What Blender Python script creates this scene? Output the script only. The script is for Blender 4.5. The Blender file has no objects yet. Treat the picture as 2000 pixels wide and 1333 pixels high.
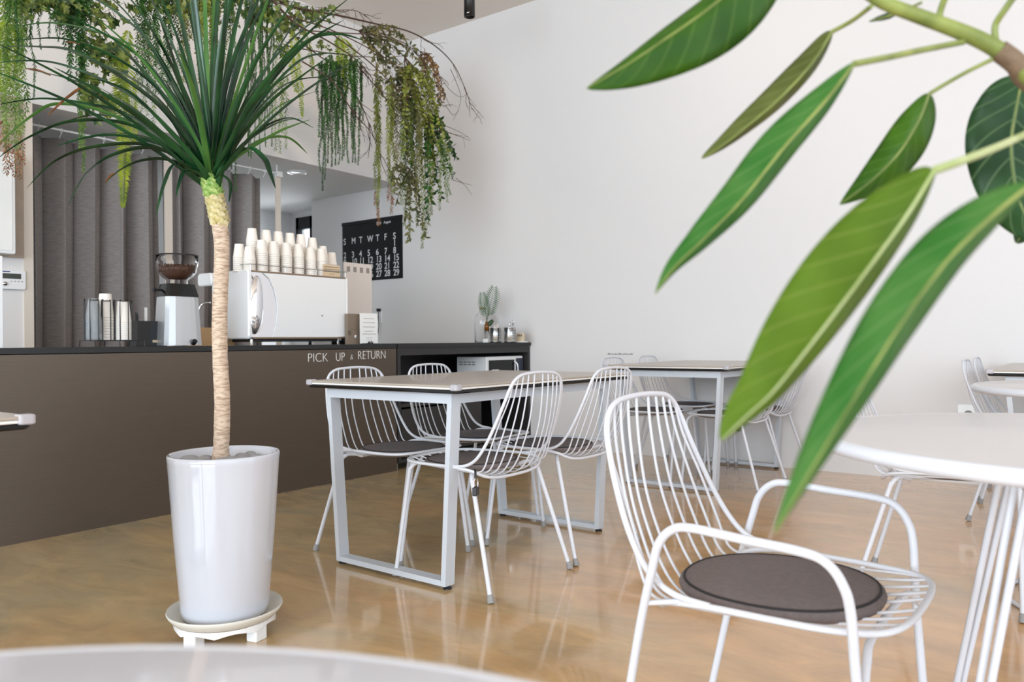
import bpy, math, random
from mathutils import Vector, Matrix
C = bpy.context.scene.collection
S = bpy.context.scene
PI = math.pi
# ------------------------------------------------------------------ camera
FPX, PITCH, ROLL, YAW, CAMH = 1525.54, -0.000715, -0.00849, 0.64155, 0.9
FWD = Vector((-math.sin(YAW)*math.cos(PITCH), math.cos(YAW)*math.cos(PITCH), -math.sin(PITCH)))
_R0 = Vector((math.cos(YAW), math.sin(YAW), 0)); _U0 = _R0.cross(FWD)
RGT = _R0*math.cos(ROLL) + _U0*math.sin(ROLL)
UPV = _U0*math.cos(ROLL) - _R0*math.sin(ROLL)
CAMP = Vector((0, 0, CAMH))
cd = bpy.data.cameras.new('camera'); cam = bpy.data.objects.new('camera', cd); C.objects.link(cam)
cd.sensor_width = 36; cd.lens = FPX/2000*36; cd.clip_start = 0.02
M = Matrix.Identity(4)
for i in range(3):
    M[i][0] = RGT[i]; M[i][1] = UPV[i]; M[i][2] = -FWD[i]; M[i][3] = CAMP[i]
cam.matrix_world = M
cd.dof.use_dof = True; cd.dof.focus_distance = 2.9; cd.dof.aperture_fstop = 5.0
S.camera = cam
# ------------------------------------------------------------------ exposure, world, daylight
S.view_settings.view_transform = 'Standard'; S.view_settings.look = 'None'
S.view_settings.gamma = 1; S.view_settings.use_curve_mapping = False
S.view_settings.exposure = 0.0
w = bpy.data.worlds.new('sky'); S.world = w; w.use_nodes = True
w.node_tree.nodes['Background'].inputs[0].default_value = (0.80, 0.90, 1.0, 1)
w.node_tree.nodes['Background'].inputs[1].default_value = 2.2
def area(name, loc, aim, sx, sy, power, col):
    l = bpy.data.lights.new(name, 'AREA'); l.shape = 'RECTANGLE'; l.size = sx; l.size_y = sy; l.energy = power; l.color = col
    o = bpy.data.objects.new(name, l); C.objects.link(o); o.location = loc
    o.rotation_euler = (Vector(aim)-Vector(loc)).to_track_quat('-Z', 'Y').to_euler()
    return o
area('daylight_front_windows', (0.2, -6.9, 2.0), (0.0, 0, 1.7), 8.4, 2.9, 720, (0.77, 0.89, 1.0))
area('daylight_right_windows', (4.35, 0.2, 1.85), (0, 0.2, 1.5), 9.0, 2.8, 70, (0.82, 0.91, 1.0))
area('daylight_kitchen_window', (-7.2, 5.80, 1.5), (-7.2, 4.5, 1.2), 0.6, 1.0, 14, (0.88, 0.94, 1.0))

# ------------------------------------------------------------------ helpers
def at(px, py, axis, val):
    """point of the room seen at a photo pixel, on the plane axis = val"""
    d = FWD*FPX + RGT*(px-1000) + UPV*(666.5-py)
    t = (val-CAMP[axis])/d[axis]
    return CAMP + d*t
def dep(px, py, d):
    return CAMP + (FWD*FPX + RGT*(px-1000) + UPV*(666.5-py))*(d/FPX)

class MB:
    def __init__(s): s.v = []; s.f = []; s.smooth = []
    def add(s, vs, fs, sm=True):
        b = len(s.v); s.v += [tuple(x) for x in vs]
        for f in fs: s.f.append(tuple(b+i for i in f)); s.smooth.append(sm)
    def box(s, x0, x1, y0, y1, z0, z1, M=None):
        vs = [Vector((x, y, z)) for x in (x0, x1) for y in (y0, y1) for z in (z0, z1)]
        if M: vs = [M @ v for v in vs]
        s.add(vs, [(0,1,3,2),(4,6,7,5),(0,4,5,1),(2,3,7,6),(0,2,6,4),(1,5,7,3)], False)
    def bbox(s, x0, x1, y0, y1, z0, z1, r, seg=3, axis=2, M=None):
        """box with rounded edges along one axis"""
        a, b = [i for i in range(3) if i != axis]
        lo = [x0, y0, z0]; hi = [x1, y1, z1]; pts = []
        for cx, cy, a0 in ((hi[a]-r, hi[b]-r, 0), (lo[a]+r, hi[b]-r, 1), (lo[a]+r, lo[b]+r, 2), (hi[a]-r, lo[b]+r, 3)):
            for k in range(seg+1):
                an = (a0 + k/seg)*PI/2; pts.append((cx+r*math.cos(an), cy+r*math.sin(an)))
        n = len(pts); vs = []
        e = min(r*.35, (hi[axis]-lo[axis])*.3)
        rings = [(lo[axis], e), (lo[axis]+e, 0), (hi[axis]-e, 0), (hi[axis], e)]
        ca = (lo[a]+hi[a])/2; cb = (lo[b]+hi[b])/2
        for h, ins in rings:
            ka = 1-ins/max(1e-6, (hi[a]-lo[a])/2); kb = 1-ins/max(1e-6, (hi[b]-lo[b])/2)
            for (p, q) in pts:
                v = [0, 0, 0]; v[axis] = h; v[a] = ca+(p-ca)*ka; v[b] = cb+(q-cb)*kb; vs.append(Vector(v))
        if M: vs = [M @ v for v in vs]
        fs = []
        for r_ in range(3):
            for k in range(n): fs.append((r_*n+k, r_*n+(k+1) % n, (r_+1)*n+(k+1) % n, (r_+1)*n+k))
        fs.append(tuple(range(n))[::-1]); fs.append(tuple(3*n+k for k in range(n)))
        if axis == 1: fs = [f[::-1] for f in fs]
        s.add(vs, fs, False)
    def tube(s, pts, r, seg=8, closed=False, cap=True):
        pts = [Vector(p) for p in pts]; n = len(pts)
        rs = r if isinstance(r, (list, tuple)) else [r]*n
        T = []
        for i in range(n):
            if closed: d = pts[(i+1) % n]-pts[i-1]
            else: d = pts[min(i+1, n-1)]-pts[max(i-1, 0)]
            T.append(d.normalized() if d.length > 1e-9 else Vector((0, 0, 1)))
        u = T[0].orthogonal().normalized(); vs = []
        for i in range(n):
            u = (u - T[i]*u.dot(T[i]))
            u = u.normalized() if u.length > 1e-6 else T[i].orthogonal().normalized()
            w_ = T[i].cross(u)
            for k in range(seg):
                a = 2*PI*k/seg; vs.append(pts[i]+(u*math.cos(a)+w_*math.sin(a))*rs[i])
        fs = []
        m = n if closed else n-1
        if closed:   # match the seam twist
            best = min(range(seg), key=lambda q: (vs[(n-1)*seg+q]-vs[0]).length)
        for i in range(m):
            off = best if (closed and i == n-1) else 0
            j = (i+1) % n
            for k in range(seg):
                if off or (closed and i == n-1):
                    fs.append((i*seg+(k+off) % seg, i*seg+(k+1+off) % seg, j*seg+(k+1) % seg, j*seg+k))
                else: fs.append((i*seg+k, i*seg+(k+1) % seg, j*seg+(k+1) % seg, j*seg+k))
        s.add(vs, fs)
        if cap and not closed:
            s.add(vs[:seg], [tuple(range(seg))[::-1]], False); s.add(vs[-seg:], [tuple(range(seg))], False)
    def lathe(s, prof, seg=32, c=(0, 0, 0), M=None, sm=True):
        vs = []; n = len(prof)
        for r, z in prof:
            for k in range(seg):
                a = 2*PI*k/seg; v = Vector((c[0]+r*math.cos(a), c[1]+r*math.sin(a), c[2]+z)); vs.append(M @ v if M else v)
        fs = []
        for i in range(n-1):
            for k in range(seg): fs.append((i*seg+k, i*seg+(k+1) % seg, (i+1)*seg+(k+1) % seg, (i+1)*seg+k))
        s.add(vs, fs, sm)
        if prof[0][0] > 1e-5: s.add(vs[:seg], [tuple(range(seg))[::-1]], False)
        if prof[-1][0] > 1e-5: s.add(vs[-seg:], [tuple(range(seg))], False)
    def build(s, name, mat, parent=None, loc=None, rotz=None):
        me = bpy.data.meshes.new(name); me.from_pydata(s.v, [], s.f); me.materials.append(mat)
        me.polygons.foreach_set('use_smooth', s.smooth); me.update()
        o = bpy.data.objects.new(name, me); C.objects.link(o)
        if parent: o.parent = parent
        if loc is not None: o.location = loc
        if rotz is not None: o.rotation_euler = (0, 0, rotz)
        return o
def cr(pts, n=8, closed=False):
    """Catmull-Rom through the points"""
    P = [Vector(p) for p in pts]; out = []; m = len(P)
    rng = range(m) if closed else range(m-1)
    for i in rng:
        if closed: a, b, c, d = P[i-1], P[i], P[(i+1) % m], P[(i+2) % m]
        else: a, b, c, d = P[max(i-1, 0)], P[i], P[i+1], P[min(i+2, m-1)]
        for k in range(n):
            t = k/n
            out.append(0.5*((2*b)+(c-a)*t+(2*a-5*b+4*c-d)*t*t+(-a+3*b-3*c+d)*t**3))
    if not closed: out.append(P[-1])
    return out
def empty(name, loc=(0, 0, 0), rz=0):
    o = bpy.data.objects.new(name, None); C.objects.link(o); o.location = loc; o.rotation_euler = (0, 0, rz); o.empty_display_size = .05
    return o
def tag(o, label=None, cat=None, group=None, kind=None):
    if label: o['label'] = label
    if cat: o['category'] = cat
    if group: o['group'] = group
    if kind: o['kind'] = kind
    return o
def dup(o, loc=None, rz=None, label=None, group=None, parent=None):
    c = o.copy(); C.objects.link(c)
    if parent: c.parent = parent
    if loc is not None: c.location = loc
    if rz is not None: c.rotation_euler = (0, 0, rz)
    for ch in list(o.children): dup(ch, parent=c)
    if label: c['label'] = label
    if group: c['group'] = group
    return c
def struct(name, mb, mat): return tag(mb.build(name, mat), kind='structure')

# ------------------------------------------------------------------ materials
def srgb(r, g, b):
    f = lambda c: (c/255/12.92) if c/255 <= .04045 else ((c/255+.055)/1.055)**2.4
    return (f(r), f(g), f(b), 1)
def mat(name, col, rough=.5, metal=0, noise=None, bump=0, bscale=50, spec=.5, trans=0, coat=0, sss=0, alpha=1, ior=1.45):
    m = bpy.data.materials.new(name); m.use_nodes = True; nt = m.node_tree; b = nt.nodes['Principled BSDF']
    b.inputs['Base Color'].default_value = col; b.inputs['Roughness'].default_value = rough; b.inputs['Metallic'].default_value = metal
    b.inputs['Specular IOR Level'].default_value = spec; b.inputs['Transmission Weight'].default_value = trans
    b.inputs['Coat Weight'].default_value = coat; b.inputs['Coat Roughness'].default_value = .05; b.inputs['IOR'].default_value = ior
    tc = nt.nodes.new('ShaderNodeTexCoord')
    if noise:   # (scale, amount, detail)
        n = nt.nodes.new('ShaderNodeTexNoise'); n.inputs['Scale'].default_value = noise[0]; n.inputs['Detail'].default_value = noise[2] if len(noise) > 2 else 3
        nt.links.new(tc.outputs['Object'], n.inputs['Vector'])
        mx = nt.nodes.new('ShaderNodeMix'); mx.data_type = 'RGBA'
        k = noise[1]; mx.inputs[6].default_value = tuple(c*(1-k) for c in col[:3])+(1,); mx.inputs[7].default_value = tuple(min(1, c*(1+k)) for c in col[:3])+(1,)
        nt.links.new(n.outputs['Fac'], mx.inputs[0]); nt.links.new(mx.outputs[2], b.inputs['Base Color'])
    if bump:
        n2 = nt.nodes.new('ShaderNodeTexNoise'); n2.inputs['Scale'].default_value = bscale; n2.inputs['Detail'].default_value = 4
        nt.links.new(tc.outputs['Object'], n2.inputs['Vector'])
        bp = nt.nodes.new('ShaderNodeBump'); bp.inputs['Strength'].default_value = bump; bp.inputs['Distance'].default_value = .01
        nt.links.new(n2.outputs['Fac'], bp.inputs['Height']); nt.links.new(bp.outputs['Normal'], b.inputs['Normal'])
    return m
def leafmat(name, c1, c2, scale=6, rough=.4, trans=.35):
    m = bpy.data.materials.new(name); m.use_nodes = True; nt = m.node_tree; b = nt.nodes['Principled BSDF']
    b.inputs['Roughness'].default_value = rough
    tc = nt.nodes.new('ShaderNodeTexCoord'); n = nt.nodes.new('ShaderNodeTexNoise'); n.inputs['Scale'].default_value = scale; n.inputs['Detail'].default_value = 2
    nt.links.new(tc.outputs['Object'], n.inputs['Vector'])
    r = nt.nodes.new('ShaderNodeValToRGB'); r.color_ramp.elements[0].position = .35; r.color_ramp.elements[1].position = .65
    r.color_ramp.elements[0].color = c1; r.color_ramp.elements[1].color = c2
    nt.links.new(n.outputs['Fac'], r.inputs[0]); nt.links.new(r.outputs[0], b.inputs['Base Color'])
    t = nt.nodes.new('ShaderNodeBsdfTranslucent'); nt.links.new(r.outputs[0], t.inputs[0])
    mx = nt.nodes.new('ShaderNodeMixShader'); mx.inputs[0].default_value = trans
    nt.links.new(b.outputs[0], mx.inputs[1]); nt.links.new(t.outputs[0], mx.inputs[2])
    nt.links.new(mx.outputs[0], nt.nodes['Material Output'].inputs[0])
    return m
WALL = mat('white_wall_paint', srgb(226, 223, 222), .85, bump=.03, bscale=220, noise=(.7, .015))
CEIL = mat('ceiling_paint', srgb(232, 224, 216), .9)
KITW = mat('kitchen_wall_paint', srgb(222, 222, 222), .8)
CHAIRW = mat('white_powder_coat', srgb(216, 217, 223), .38)
TABW = mat('silver_grey_powder_coat', srgb(202, 207, 214), .42)
WHITE = mat('white_paper', srgb(244, 243, 240), .6)
WGLOSS = mat('white_enamel', srgb(238, 238, 238), .22, coat=.4)
POTM = mat('white_glazed_ceramic', srgb(204, 206, 214), .10, coat=.8, noise=(3, .02), bump=.02, bscale=6)
BLACK = mat('black_plastic', srgb(22, 22, 24), .35)
BLKG = mat('black_glass_edge', srgb(10, 12, 14), .08)
CABM = mat('black_laminate', srgb(46, 44, 44), .45, noise=(30, .1))
TOPM = mat('black_counter_top', srgb(34, 34, 35), .4)
STEEL = mat('stainless_steel', srgb(190, 190, 190), .22, 1)
CHROME = mat('polished_chrome', srgb(235, 235, 238), .04, 1)
GREYR = mat('grey_rubber', srgb(150, 148, 146), .7)
FELT = mat('charcoal_felt', srgb(118, 108, 107), .95, noise=(90, .25, 6), bump=.3, bscale=400)
PIPE = mat('dark_piping', srgb(48, 45, 46), .9)
GLAZ = mat('clear_glass', (1, 1, 1, 1), .02, trans=1, ior=1.3)
PLAS = mat('clear_plastic', (1, 1, 1, 1), .03, trans=1, ior=1.12)
WOODM = mat('plywood', srgb(188, 150, 108), .6, noise=(14, .15))
POSTM = mat('pale_painted_wood', srgb(222, 210, 198), .6)
BOARD = mat('beige_card', srgb(224, 214, 207), .7)
STONE = mat('grey_pebble', srgb(150, 150, 152), .8, noise=(20, .25), bump=.2)
SOIL = mat('soil', srgb(70, 58, 50), 1, noise=(40, .4), bump=.6)
BARKM = None
def floor_mat():
    m = bpy.data.materials.new('polished_epoxy_concrete'); m.use_nodes = True; nt = m.node_tree; b = nt.nodes['Principled BSDF']; L = nt.links
    tc = nt.nodes.new('ShaderNodeTexCoord')
    mp = nt.nodes.new('ShaderNodeMapping'); mp.inputs['Scale'].default_value = (.55, 1.2, 1); mp.inputs['Rotation'].default_value = (0, 0, -.62)
    L.new(tc.outputs['Object'], mp.inputs[0])
    n1 = nt.nodes.new('ShaderNodeTexNoise'); n1.inputs['Scale'].default_value = 1.1; n1.inputs['Detail'].default_value = 8; n1.inputs['Roughness'].default_value = .62; n1.inputs['Distortion'].default_value = .6
    n2 = nt.nodes.new('ShaderNodeTexNoise'); n2.inputs['Scale'].default_value = 4.5; n2.inputs['Detail'].default_value = 9; n2.inputs['Roughness'].default_value = .65; n2.inputs['Distortion'].default_value = .8
    L.new(mp.outputs[0], n1.inputs['Vector']); L.new(mp.outputs[0], n2.inputs['Vector'])
    # the slab is greyer on the counter side and warmer towards the round tables
    sx = nt.nodes.new('ShaderNodeSeparateXYZ'); L.new(tc.outputs['Object'], sx.inputs[0])
    ma = nt.nodes.new('ShaderNodeMath'); ma.operation = 'MULTIPLY_ADD'; ma.inputs[1].default_value = .10; ma.inputs[2].default_value = .27
    L.new(sx.outputs[0], ma.inputs[0])
    my = nt.nodes.new('ShaderNodeMath'); my.operation = 'MULTIPLY_ADD'; my.inputs[1].default_value = .035; L.new(sx.outputs[1], my.inputs[0]); L.new(ma.outputs[0], my.inputs[2])
    ad = nt.nodes.new('ShaderNodeMath'); ad.operation = 'ADD'; L.new(n1.outputs['Fac'], ad.inputs[0]); L.new(my.outputs[0], ad.inputs[1])
    r1 = nt.nodes.new('ShaderNodeValToRGB'); e = r1.color_ramp.elements
    e[0].position = .32; e[0].color = srgb(176, 164, 136); e[1].position = .82; e[1].color = srgb(216, 168, 112)
    k = e.new(.52); k.color = srgb(198, 172, 128)
    L.new(ad.outputs[0], r1.inputs[0])
    r2 = nt.nodes.new('ShaderNodeValToRGB'); r2.color_ramp.elements[0].position = .3; r2.color_ramp.elements[0].color = (.72, .73, .75, 1); r2.color_ramp.elements[1].position = .7; r2.color_ramp.elements[1].color = (1.16, 1.15, 1.13, 1)
    L.new(n2.outputs['Fac'], r2.inputs[0])
    mx = nt.nodes.new('ShaderNodeMix'); mx.data_type = 'RGBA'; mx.blend_type = 'MULTIPLY'; mx.inputs[0].default_value = 1
    L.new(r1.outputs[0], mx.inputs[6]); L.new(r2.outputs[0], mx.inputs[7]); L.new(mx.outputs[2], b.inputs['Base Color'])
    # speckles
    b.inputs['Roughness'].default_value = .24; b.inputs['Coat Weight'].default_value = .8; b.inputs['Coat Roughness'].default_value = .06
    bp = nt.nodes.new('ShaderNodeBump'); bp.inputs['Strength'].default_value = .05; bp.inputs['Distance'].default_value = .02; L.new(n2.outputs['Fac'], bp.inputs['Height']); L.new(bp.outputs[0], b.inputs['Normal'])
    return m
def steel_front():
    m = bpy.data.materials.new('brushed_dark_steel'); m.use_nodes = True; nt = m.node_tree; b = nt.nodes['Principled BSDF']; L = nt.links
    tc = nt.nodes.new('ShaderNodeTexCoord'); mp = nt.nodes.new('ShaderNodeMapping'); mp.inputs['Scale'].default_value = (1, 1.5, 160)
    L.new(tc.outputs['Object'], mp.inputs[0]); n = nt.nodes.new('ShaderNodeTexNoise'); n.inputs['Scale'].default_value = 3; n.inputs['Detail'].default_value = 4
    L.new(mp.outputs[0], n.inputs['Vector'])
    r = nt.nodes.new('ShaderNodeValToRGB'); r.color_ramp.elements[0].color = srgb(96, 86, 77); r.color_ramp.elements[1].color = srgb(114, 103, 93)
    L.new(n.outputs['Fac'], r.inputs[0]); L.new(r.outputs[0], b.inputs['Base Color'])
    b.inputs['Metallic'].default_value = .85; b.inputs['Roughness'].default_value = .42
    return m
def curtain_mat():
    m = bpy.data.materials.new('grey_woven_curtain'); m.use_nodes = True; nt = m.node_tree; b = nt.nodes['Principled BSDF']; L = nt.links
    tc = nt.nodes.new('ShaderNodeTexCoord'); mp = nt.nodes.new('ShaderNodeMapping'); mp.inputs['Scale'].default_value = (1, 12, 130)
    L.new(tc.outputs['Object'], mp.inputs[0]); n = nt.nodes.new('ShaderNodeTexNoise'); n.inputs['Scale'].default_value = 3; n.inputs['Detail'].default_value = 5
    L.new(mp.outputs[0], n.inputs['Vector'])
    r = nt.nodes.new('ShaderNodeValToRGB'); r.color_ramp.elements[0].position = .3; r.color_ramp.elements[0].color = srgb(128, 121, 118); r.color_ramp.elements[1].position = .7; r.color_ramp.elements[1].color = srgb(160, 154, 153)
    L.new(n.outputs['Fac'], r.inputs[0]); L.new(r.outputs[0], b.inputs['Base Color']); b.inputs['Roughness'].default_value = .9
    return m
def bark_mat():
    m = bpy.data.materials.new('ringed_bark'); m.use_nodes = True; nt = m.node_tree; b = nt.nodes['Principled BSDF']; L = nt.links
    tc = nt.nodes.new('ShaderNodeTexCoord'); mp = nt.nodes.new('ShaderNodeMapping'); mp.inputs['Scale'].default_value = (40, 40, 190)
    L.new(tc.outputs['Object'], mp.inputs[0]); n = nt.nodes.new('ShaderNodeTexNoise'); n.inputs['Scale'].default_value = 1; n.inputs['Detail'].default_value = 4; n.inputs['Distortion'].default_value = .5
    L.new(mp.outputs[0], n.inputs['Vector'])
    r = nt.nodes.new('ShaderNodeValToRGB'); r.color_ramp.elements[0].position = .33; r.color_ramp.elements[0].color = srgb(158, 132, 110); r.color_ramp.elements[1].position = .6; r.color_ramp.elements[1].color = srgb(212, 190, 168)
    L.new(n.outputs['Fac'], r.inputs[0]); L.new(r.outputs[0], b.inputs['Base Color']); b.inputs['Roughness'].default_value = .85
    bp = nt.nodes.new('ShaderNodeBump'); bp.inputs['Strength'].default_value = .5; bp.inputs['Distance'].default_value = .003; L.new(n.outputs['Fac'], bp.inputs['Height']); L.new(bp.outputs[0], b.inputs['Normal'])
    return m
FLOORM = floor_mat(); STF = steel_front(); CURT = curtain_mat(); BARKM = bark_mat()
TABTOP = mat('beige_grey_laminate', srgb(176, 164, 152), .3, noise=(2, .03), coat=.15)
RTOP = mat('pale_grey_table_laminate', srgb(206, 202, 203), .3, coat=.4)
RWHITE = mat('white_table_edge', srgb(222, 225, 233), .3)
GUARD = mat('milky_corner_guard', srgb(214, 210, 216), .25, trans=.35)

# ------------------------------------------------------------------ structure
X0, Y0, ZC, XF, ZK = -3.932, 5.529, 3.8435, -5.453, 2.456
XK = -7.74; YK = 5.93; XE = -6.842      # kitchen back wall, window wall, end of the long wall
XR = 4.6; YF = -7.2
m = MB(); m.box(XK-.2, XR+.2, YF-.2, YK+.2, -.12, 0); struct('floor', m, FLOORM)
m = MB(); m.box(XF-.15, XR+.2, YF-.2, Y0+.2, ZC, ZC+.12); struct('ceiling', m, CEIL)
m = MB(); m.box(XE, XR+.2, Y0, Y0+.15, 0, ZC); struct('wall_right', m, WALL)
# wall over the kitchen opening and beside it
JY = 2.175
m = MB(); m.box(XF-.15, XF, YF, Y0, ZK, ZC); m.box(XF-.15, XF, YF, JY, 0, ZK); struct('wall_left', m, WALL)
m = MB(); m.box(XK-.1, XF-.15, YF, YK+.1, ZK, ZK+.1); struct('ceiling_kitchen', m, KITW)
m = MB(); m.box(XK-.15, XK, YF, YK+.15, 0, ZK); struct('wall_kitchen', m, KITW)
WX0, WX1, WZ0, WZ1 = -7.66, -6.95, .95, 2.40
m = MB(); m.box(XK, WX0, YK, YK+.15, 0, ZK); m.box(WX1, XE+.15, YK, YK+.15, 0, ZK); m.box(WX0, WX1, YK, YK+.15, 0, WZ0); m.box(WX0, WX1, YK, YK+.15, WZ1, ZK)
m.box(XE, XE+.15, Y0+.15, YK, 0, ZK); struct('wall_back', m, KITW)
FRM = mat('dark_window_frame', srgb(40, 42, 45), .4)
t = tag(empty('window_1', ((WX0+WX1)/2, YK+.05, WZ0)), kind='structure')
m = MB()
hw = (WX1-WX0)/2; hh = WZ1-WZ0
for a in ((-hw, -hw+.045), (hw-.045, hw), (-.10, -.06)): m.box(a[0], a[1], -.03, .03, 0, hh)
m.box(-hw, hw, -.03, .03, 0, .05); m.box(-hw, hw, -.03, .03, hh-.14, hh); m.box(-.06, hw, -.025, .025, hh-.24, hh-.21)
m.build('window_frame', FRM, t)
m = MB(); m.box(-hw+.045, -.10, .0, .008, .05, hh-.14); m.box(-.06, hw-.045, .0, .008, .05, hh-.14); m.build('pane', GLAZ, t)
m = MB(); m.box(WX0-.1, WX0+.25, YK+.5, YK+.55, .3, 2.6)
tag(m.build('neighbouring_wall_panel', BOARD), 'beige panel standing outside the kitchen window', 'panel')
# the glazed sides of the cafe, behind and beside the camera
def glazed(name, n, a0, a1, fixed, axis):
    m = MB()
    def bx(p0, p1, z0, z1):
        if axis == 1: m.box(p0, p1, fixed-.1, fixed, z0, z1)
        else: m.box(fixed, fixed+.1, p0, p1, z0, z1)
    bx(a0, a1, 0, .3); bx(a0, a1, 3.25, ZC)
    bx(a0, a0+.25, .3, 3.25); bx(a1-.25, a1, .3, 3.25)
    struct(name, m, WALL)
    t = tag(empty('window_%d' % n), kind='structure'); m2 = MB(); k = 5
    for i in range(k+1):
        p = a0+.25+(a1-a0-.5)*i/k
        if axis == 1: m2.box(p-.04, p+.04, fixed-.09, fixed-.03, .3, 3.25)
        else: m2.box(fixed+.03, fixed+.09, p-.04, p+.04, .3, 3.25)
    m2.build('window_frame', FRM, t)
glazed('wall_front', 2, XF-.1, XR+.1, YF, 1)
glazed('wall_east', 3, YF, Y0, XR, 0)
m = MB(); m.box(XF, XF+.012, 2.118, JY, 0, ZK); struct('trim_1', m, POSTM)

# ------------------------------------------------------------------ curtains, rod, posts
XROD, ZROD = -5.653, 2.372
def post(y0, y1, label):
    m = MB(); m.box(XROD-.034, XROD-.016, y0+.008, y1-.004, 0, 2.36)
    o = m.build('wooden_post', POSTM); tag(o, label, 'post', 'posts of the curtain frame')
    m = MB(); m.tube([(XROD-.035, (y0+y1)/2, 2.36), (XROD-.035, (y0+y1)/2, ZK)], .006); m.box(XROD-.036, XROD+.01, y0+.006, y1-.002, 2.345, 2.39)
    m.build('ceiling_bracket', WGLOSS, o)
ya = at(322, 300, 0, XROD).y; yb = at(339, 300, 0, XROD).y; post(ya, yb, 'pale post between the two grey curtains')
yc = at(540, 340, 0, XROD).y; yd = at(551, 340, 0, XROD).y; post(yc, yd, 'pale post at the right end of the grey curtains')
m = MB(); m.tube([(XROD, JY+.02, ZROD), (XROD, yd, ZROD)], .008)
rod = tag(m.build('curtain_rod', WGLOSS), 'thin white curtain rod under the kitchen ceiling', 'curtain rod')
def curtain(y0, y1, waves, label, seed, edge=0):
    rnd = random.Random(seed); n = waves*14; vs = []; fs = []
    ph = [rnd.uniform(-.5, .5) for _ in range(waves+2)]; am = [rnd.uniform(.7, 1.25) for _ in range(waves+2)]
    rows = 9
    for i in range(n+1):
        u = i/n; w_ = u*waves; k = int(w_); f = w_-k
        p = ph[k]*(1-f)+ph[min(k+1, waves+1)]*f; a = am[k]*(1-f)+am[min(k+1, waves+1)]*f
        for j in range(rows):
            z = ZROD-.035-(ZROD-.12)*j/(rows-1); q = j/(rows-1)
            d = math.sin(2*PI*w_+p)*a*(.078+.012*q)+.008*math.sin(4*PI*w_+p*2+q)
            yy = y0+(y1-y0)*u+.022*math.sin(4*PI*w_+p)*a+.01*math.sin(q*3+w_)
            vs.append(Vector((XROD-.12+d, yy, z)))
    for i in range(n):
        for j in range(rows-1): fs.append((i*rows+j, (i+1)*rows+j, (i+1)*rows+j+1, i*rows+j+1))
    m = MB(); m.add(vs, fs); o = m.build('curtain', CURT)
    tag(o, label, 'curtain', 'grey curtains on the white rod')
    md = o.modifiers.new('t', 'SOLIDIFY'); md.thickness = .003
    m = MB(); kk = waves+2
    for i in range(kk):
        y = y0+(y1-y0)*(i+.5)/kk
        m = MB(); m.tube([(XROD+.0+.016*math.cos(a), y, ZROD-.004+.016*math.sin(a)) for a in [2*PI*q/12 for q in range(12)]], .0025, 6, closed=True)
        m.tube([(XROD, y, ZROD-.02), (XROD-.03, y, ZROD-.05)], .0025, 6); m.build('curtain_hook', WGLOSS, o)
curtain(JY+.05, ya+.05, 5, 'grey curtain left of the middle post, hanging in deep folds', 3)
curtain(yb+.0, yc-.04, 4, 'grey curtain right of the middle post, behind the espresso machine', 8)
m = MB(); m.lathe([(.0, -.004), (.075, -.004), (.085, -.012), (.095, -.002), (.095, 0)], 32, (-5.79, 4.514, ZK))
tag(m.build('downlight', WGLOSS), 'round white ceiling downlight set in the kitchen ceiling', 'ceiling light')
# track spotlight (lit lamps of the same kind hang outside the frame)
def spot(x, y, z, label, aim, e):
    t = tag(empty('spotlight', (x, y, ZC)), label, 'spotlight', 'black ceiling spotlights')
    m = MB(); L_ = ZC-z; m.lathe([(0, -L_+.012), (.034, -L_+.012), (.034, -L_), (.041, -L_), (.041, -L_+.30), (.03, -L_+.31), (0, -L_+.31)], 24); m.build('lamp_body', BLACK, t)
    m = MB(); m.tube([(0, 0, -L_+.3), (0, 0, -.02)], .008); m.box(-.05, .05, -.02, .02, -.022, 0); m.build('mount', BLACK, t)
    m = MB(); m.box(.01, .03, -.042, -.040, -L_+.012, -L_+.017); m.build('lamp_mark', WHITE, t)
    l = bpy.data.lights.new('spot_lamp', 'SPOT'); l.energy = e; l.color = (1, .78, .56); l.spot_size = math.radians(75); l.spot_blend = .9; l.shadow_soft_size = .04
    o = bpy.data.objects.new('spot_lamp', l); C.objects.link(o); o.location = (x, y, z-.01)
    o.rotation_euler = (Vector(aim)-Vector((x, y, z))).to_track_quat('-Z', 'Y').to_euler()
pL = at(917, 33, 1, 4.5)
spot(pL.x, 4.5, pL.z, 'black cylindrical spotlight hanging from the ceiling near the long white wall', (pL.x, 5.0, 0), 12)
for k, (p, q, e) in enumerate((((-2.9, 2.6, 3.6), (-4.5, 2.6, 2.7), 45), ((-2.9, 4.0, 3.6), (-4.5, 4.2, 2.7), 45), ((-.6, 4.4, 3.6), (-.6, 5.5, 2.6), 2), ((-1.8, 4.4, 3.6), (-1.8, 5.5, 2.6), 8))):
    l = bpy.data.lights.new('spot_lamp', 'SPOT'); l.energy = e; l.color = (1, .80, .62); l.spot_size = math.radians(100); l.spot_blend = 1; l.shadow_soft_size = .05
    o = bpy.data.objects.new('spot_lamp', l); C.objects.link(o); o.location = p; o.rotation_euler = (Vector(q)-Vector(p)).to_track_quat('-Z', 'Y').to_euler()

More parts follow.
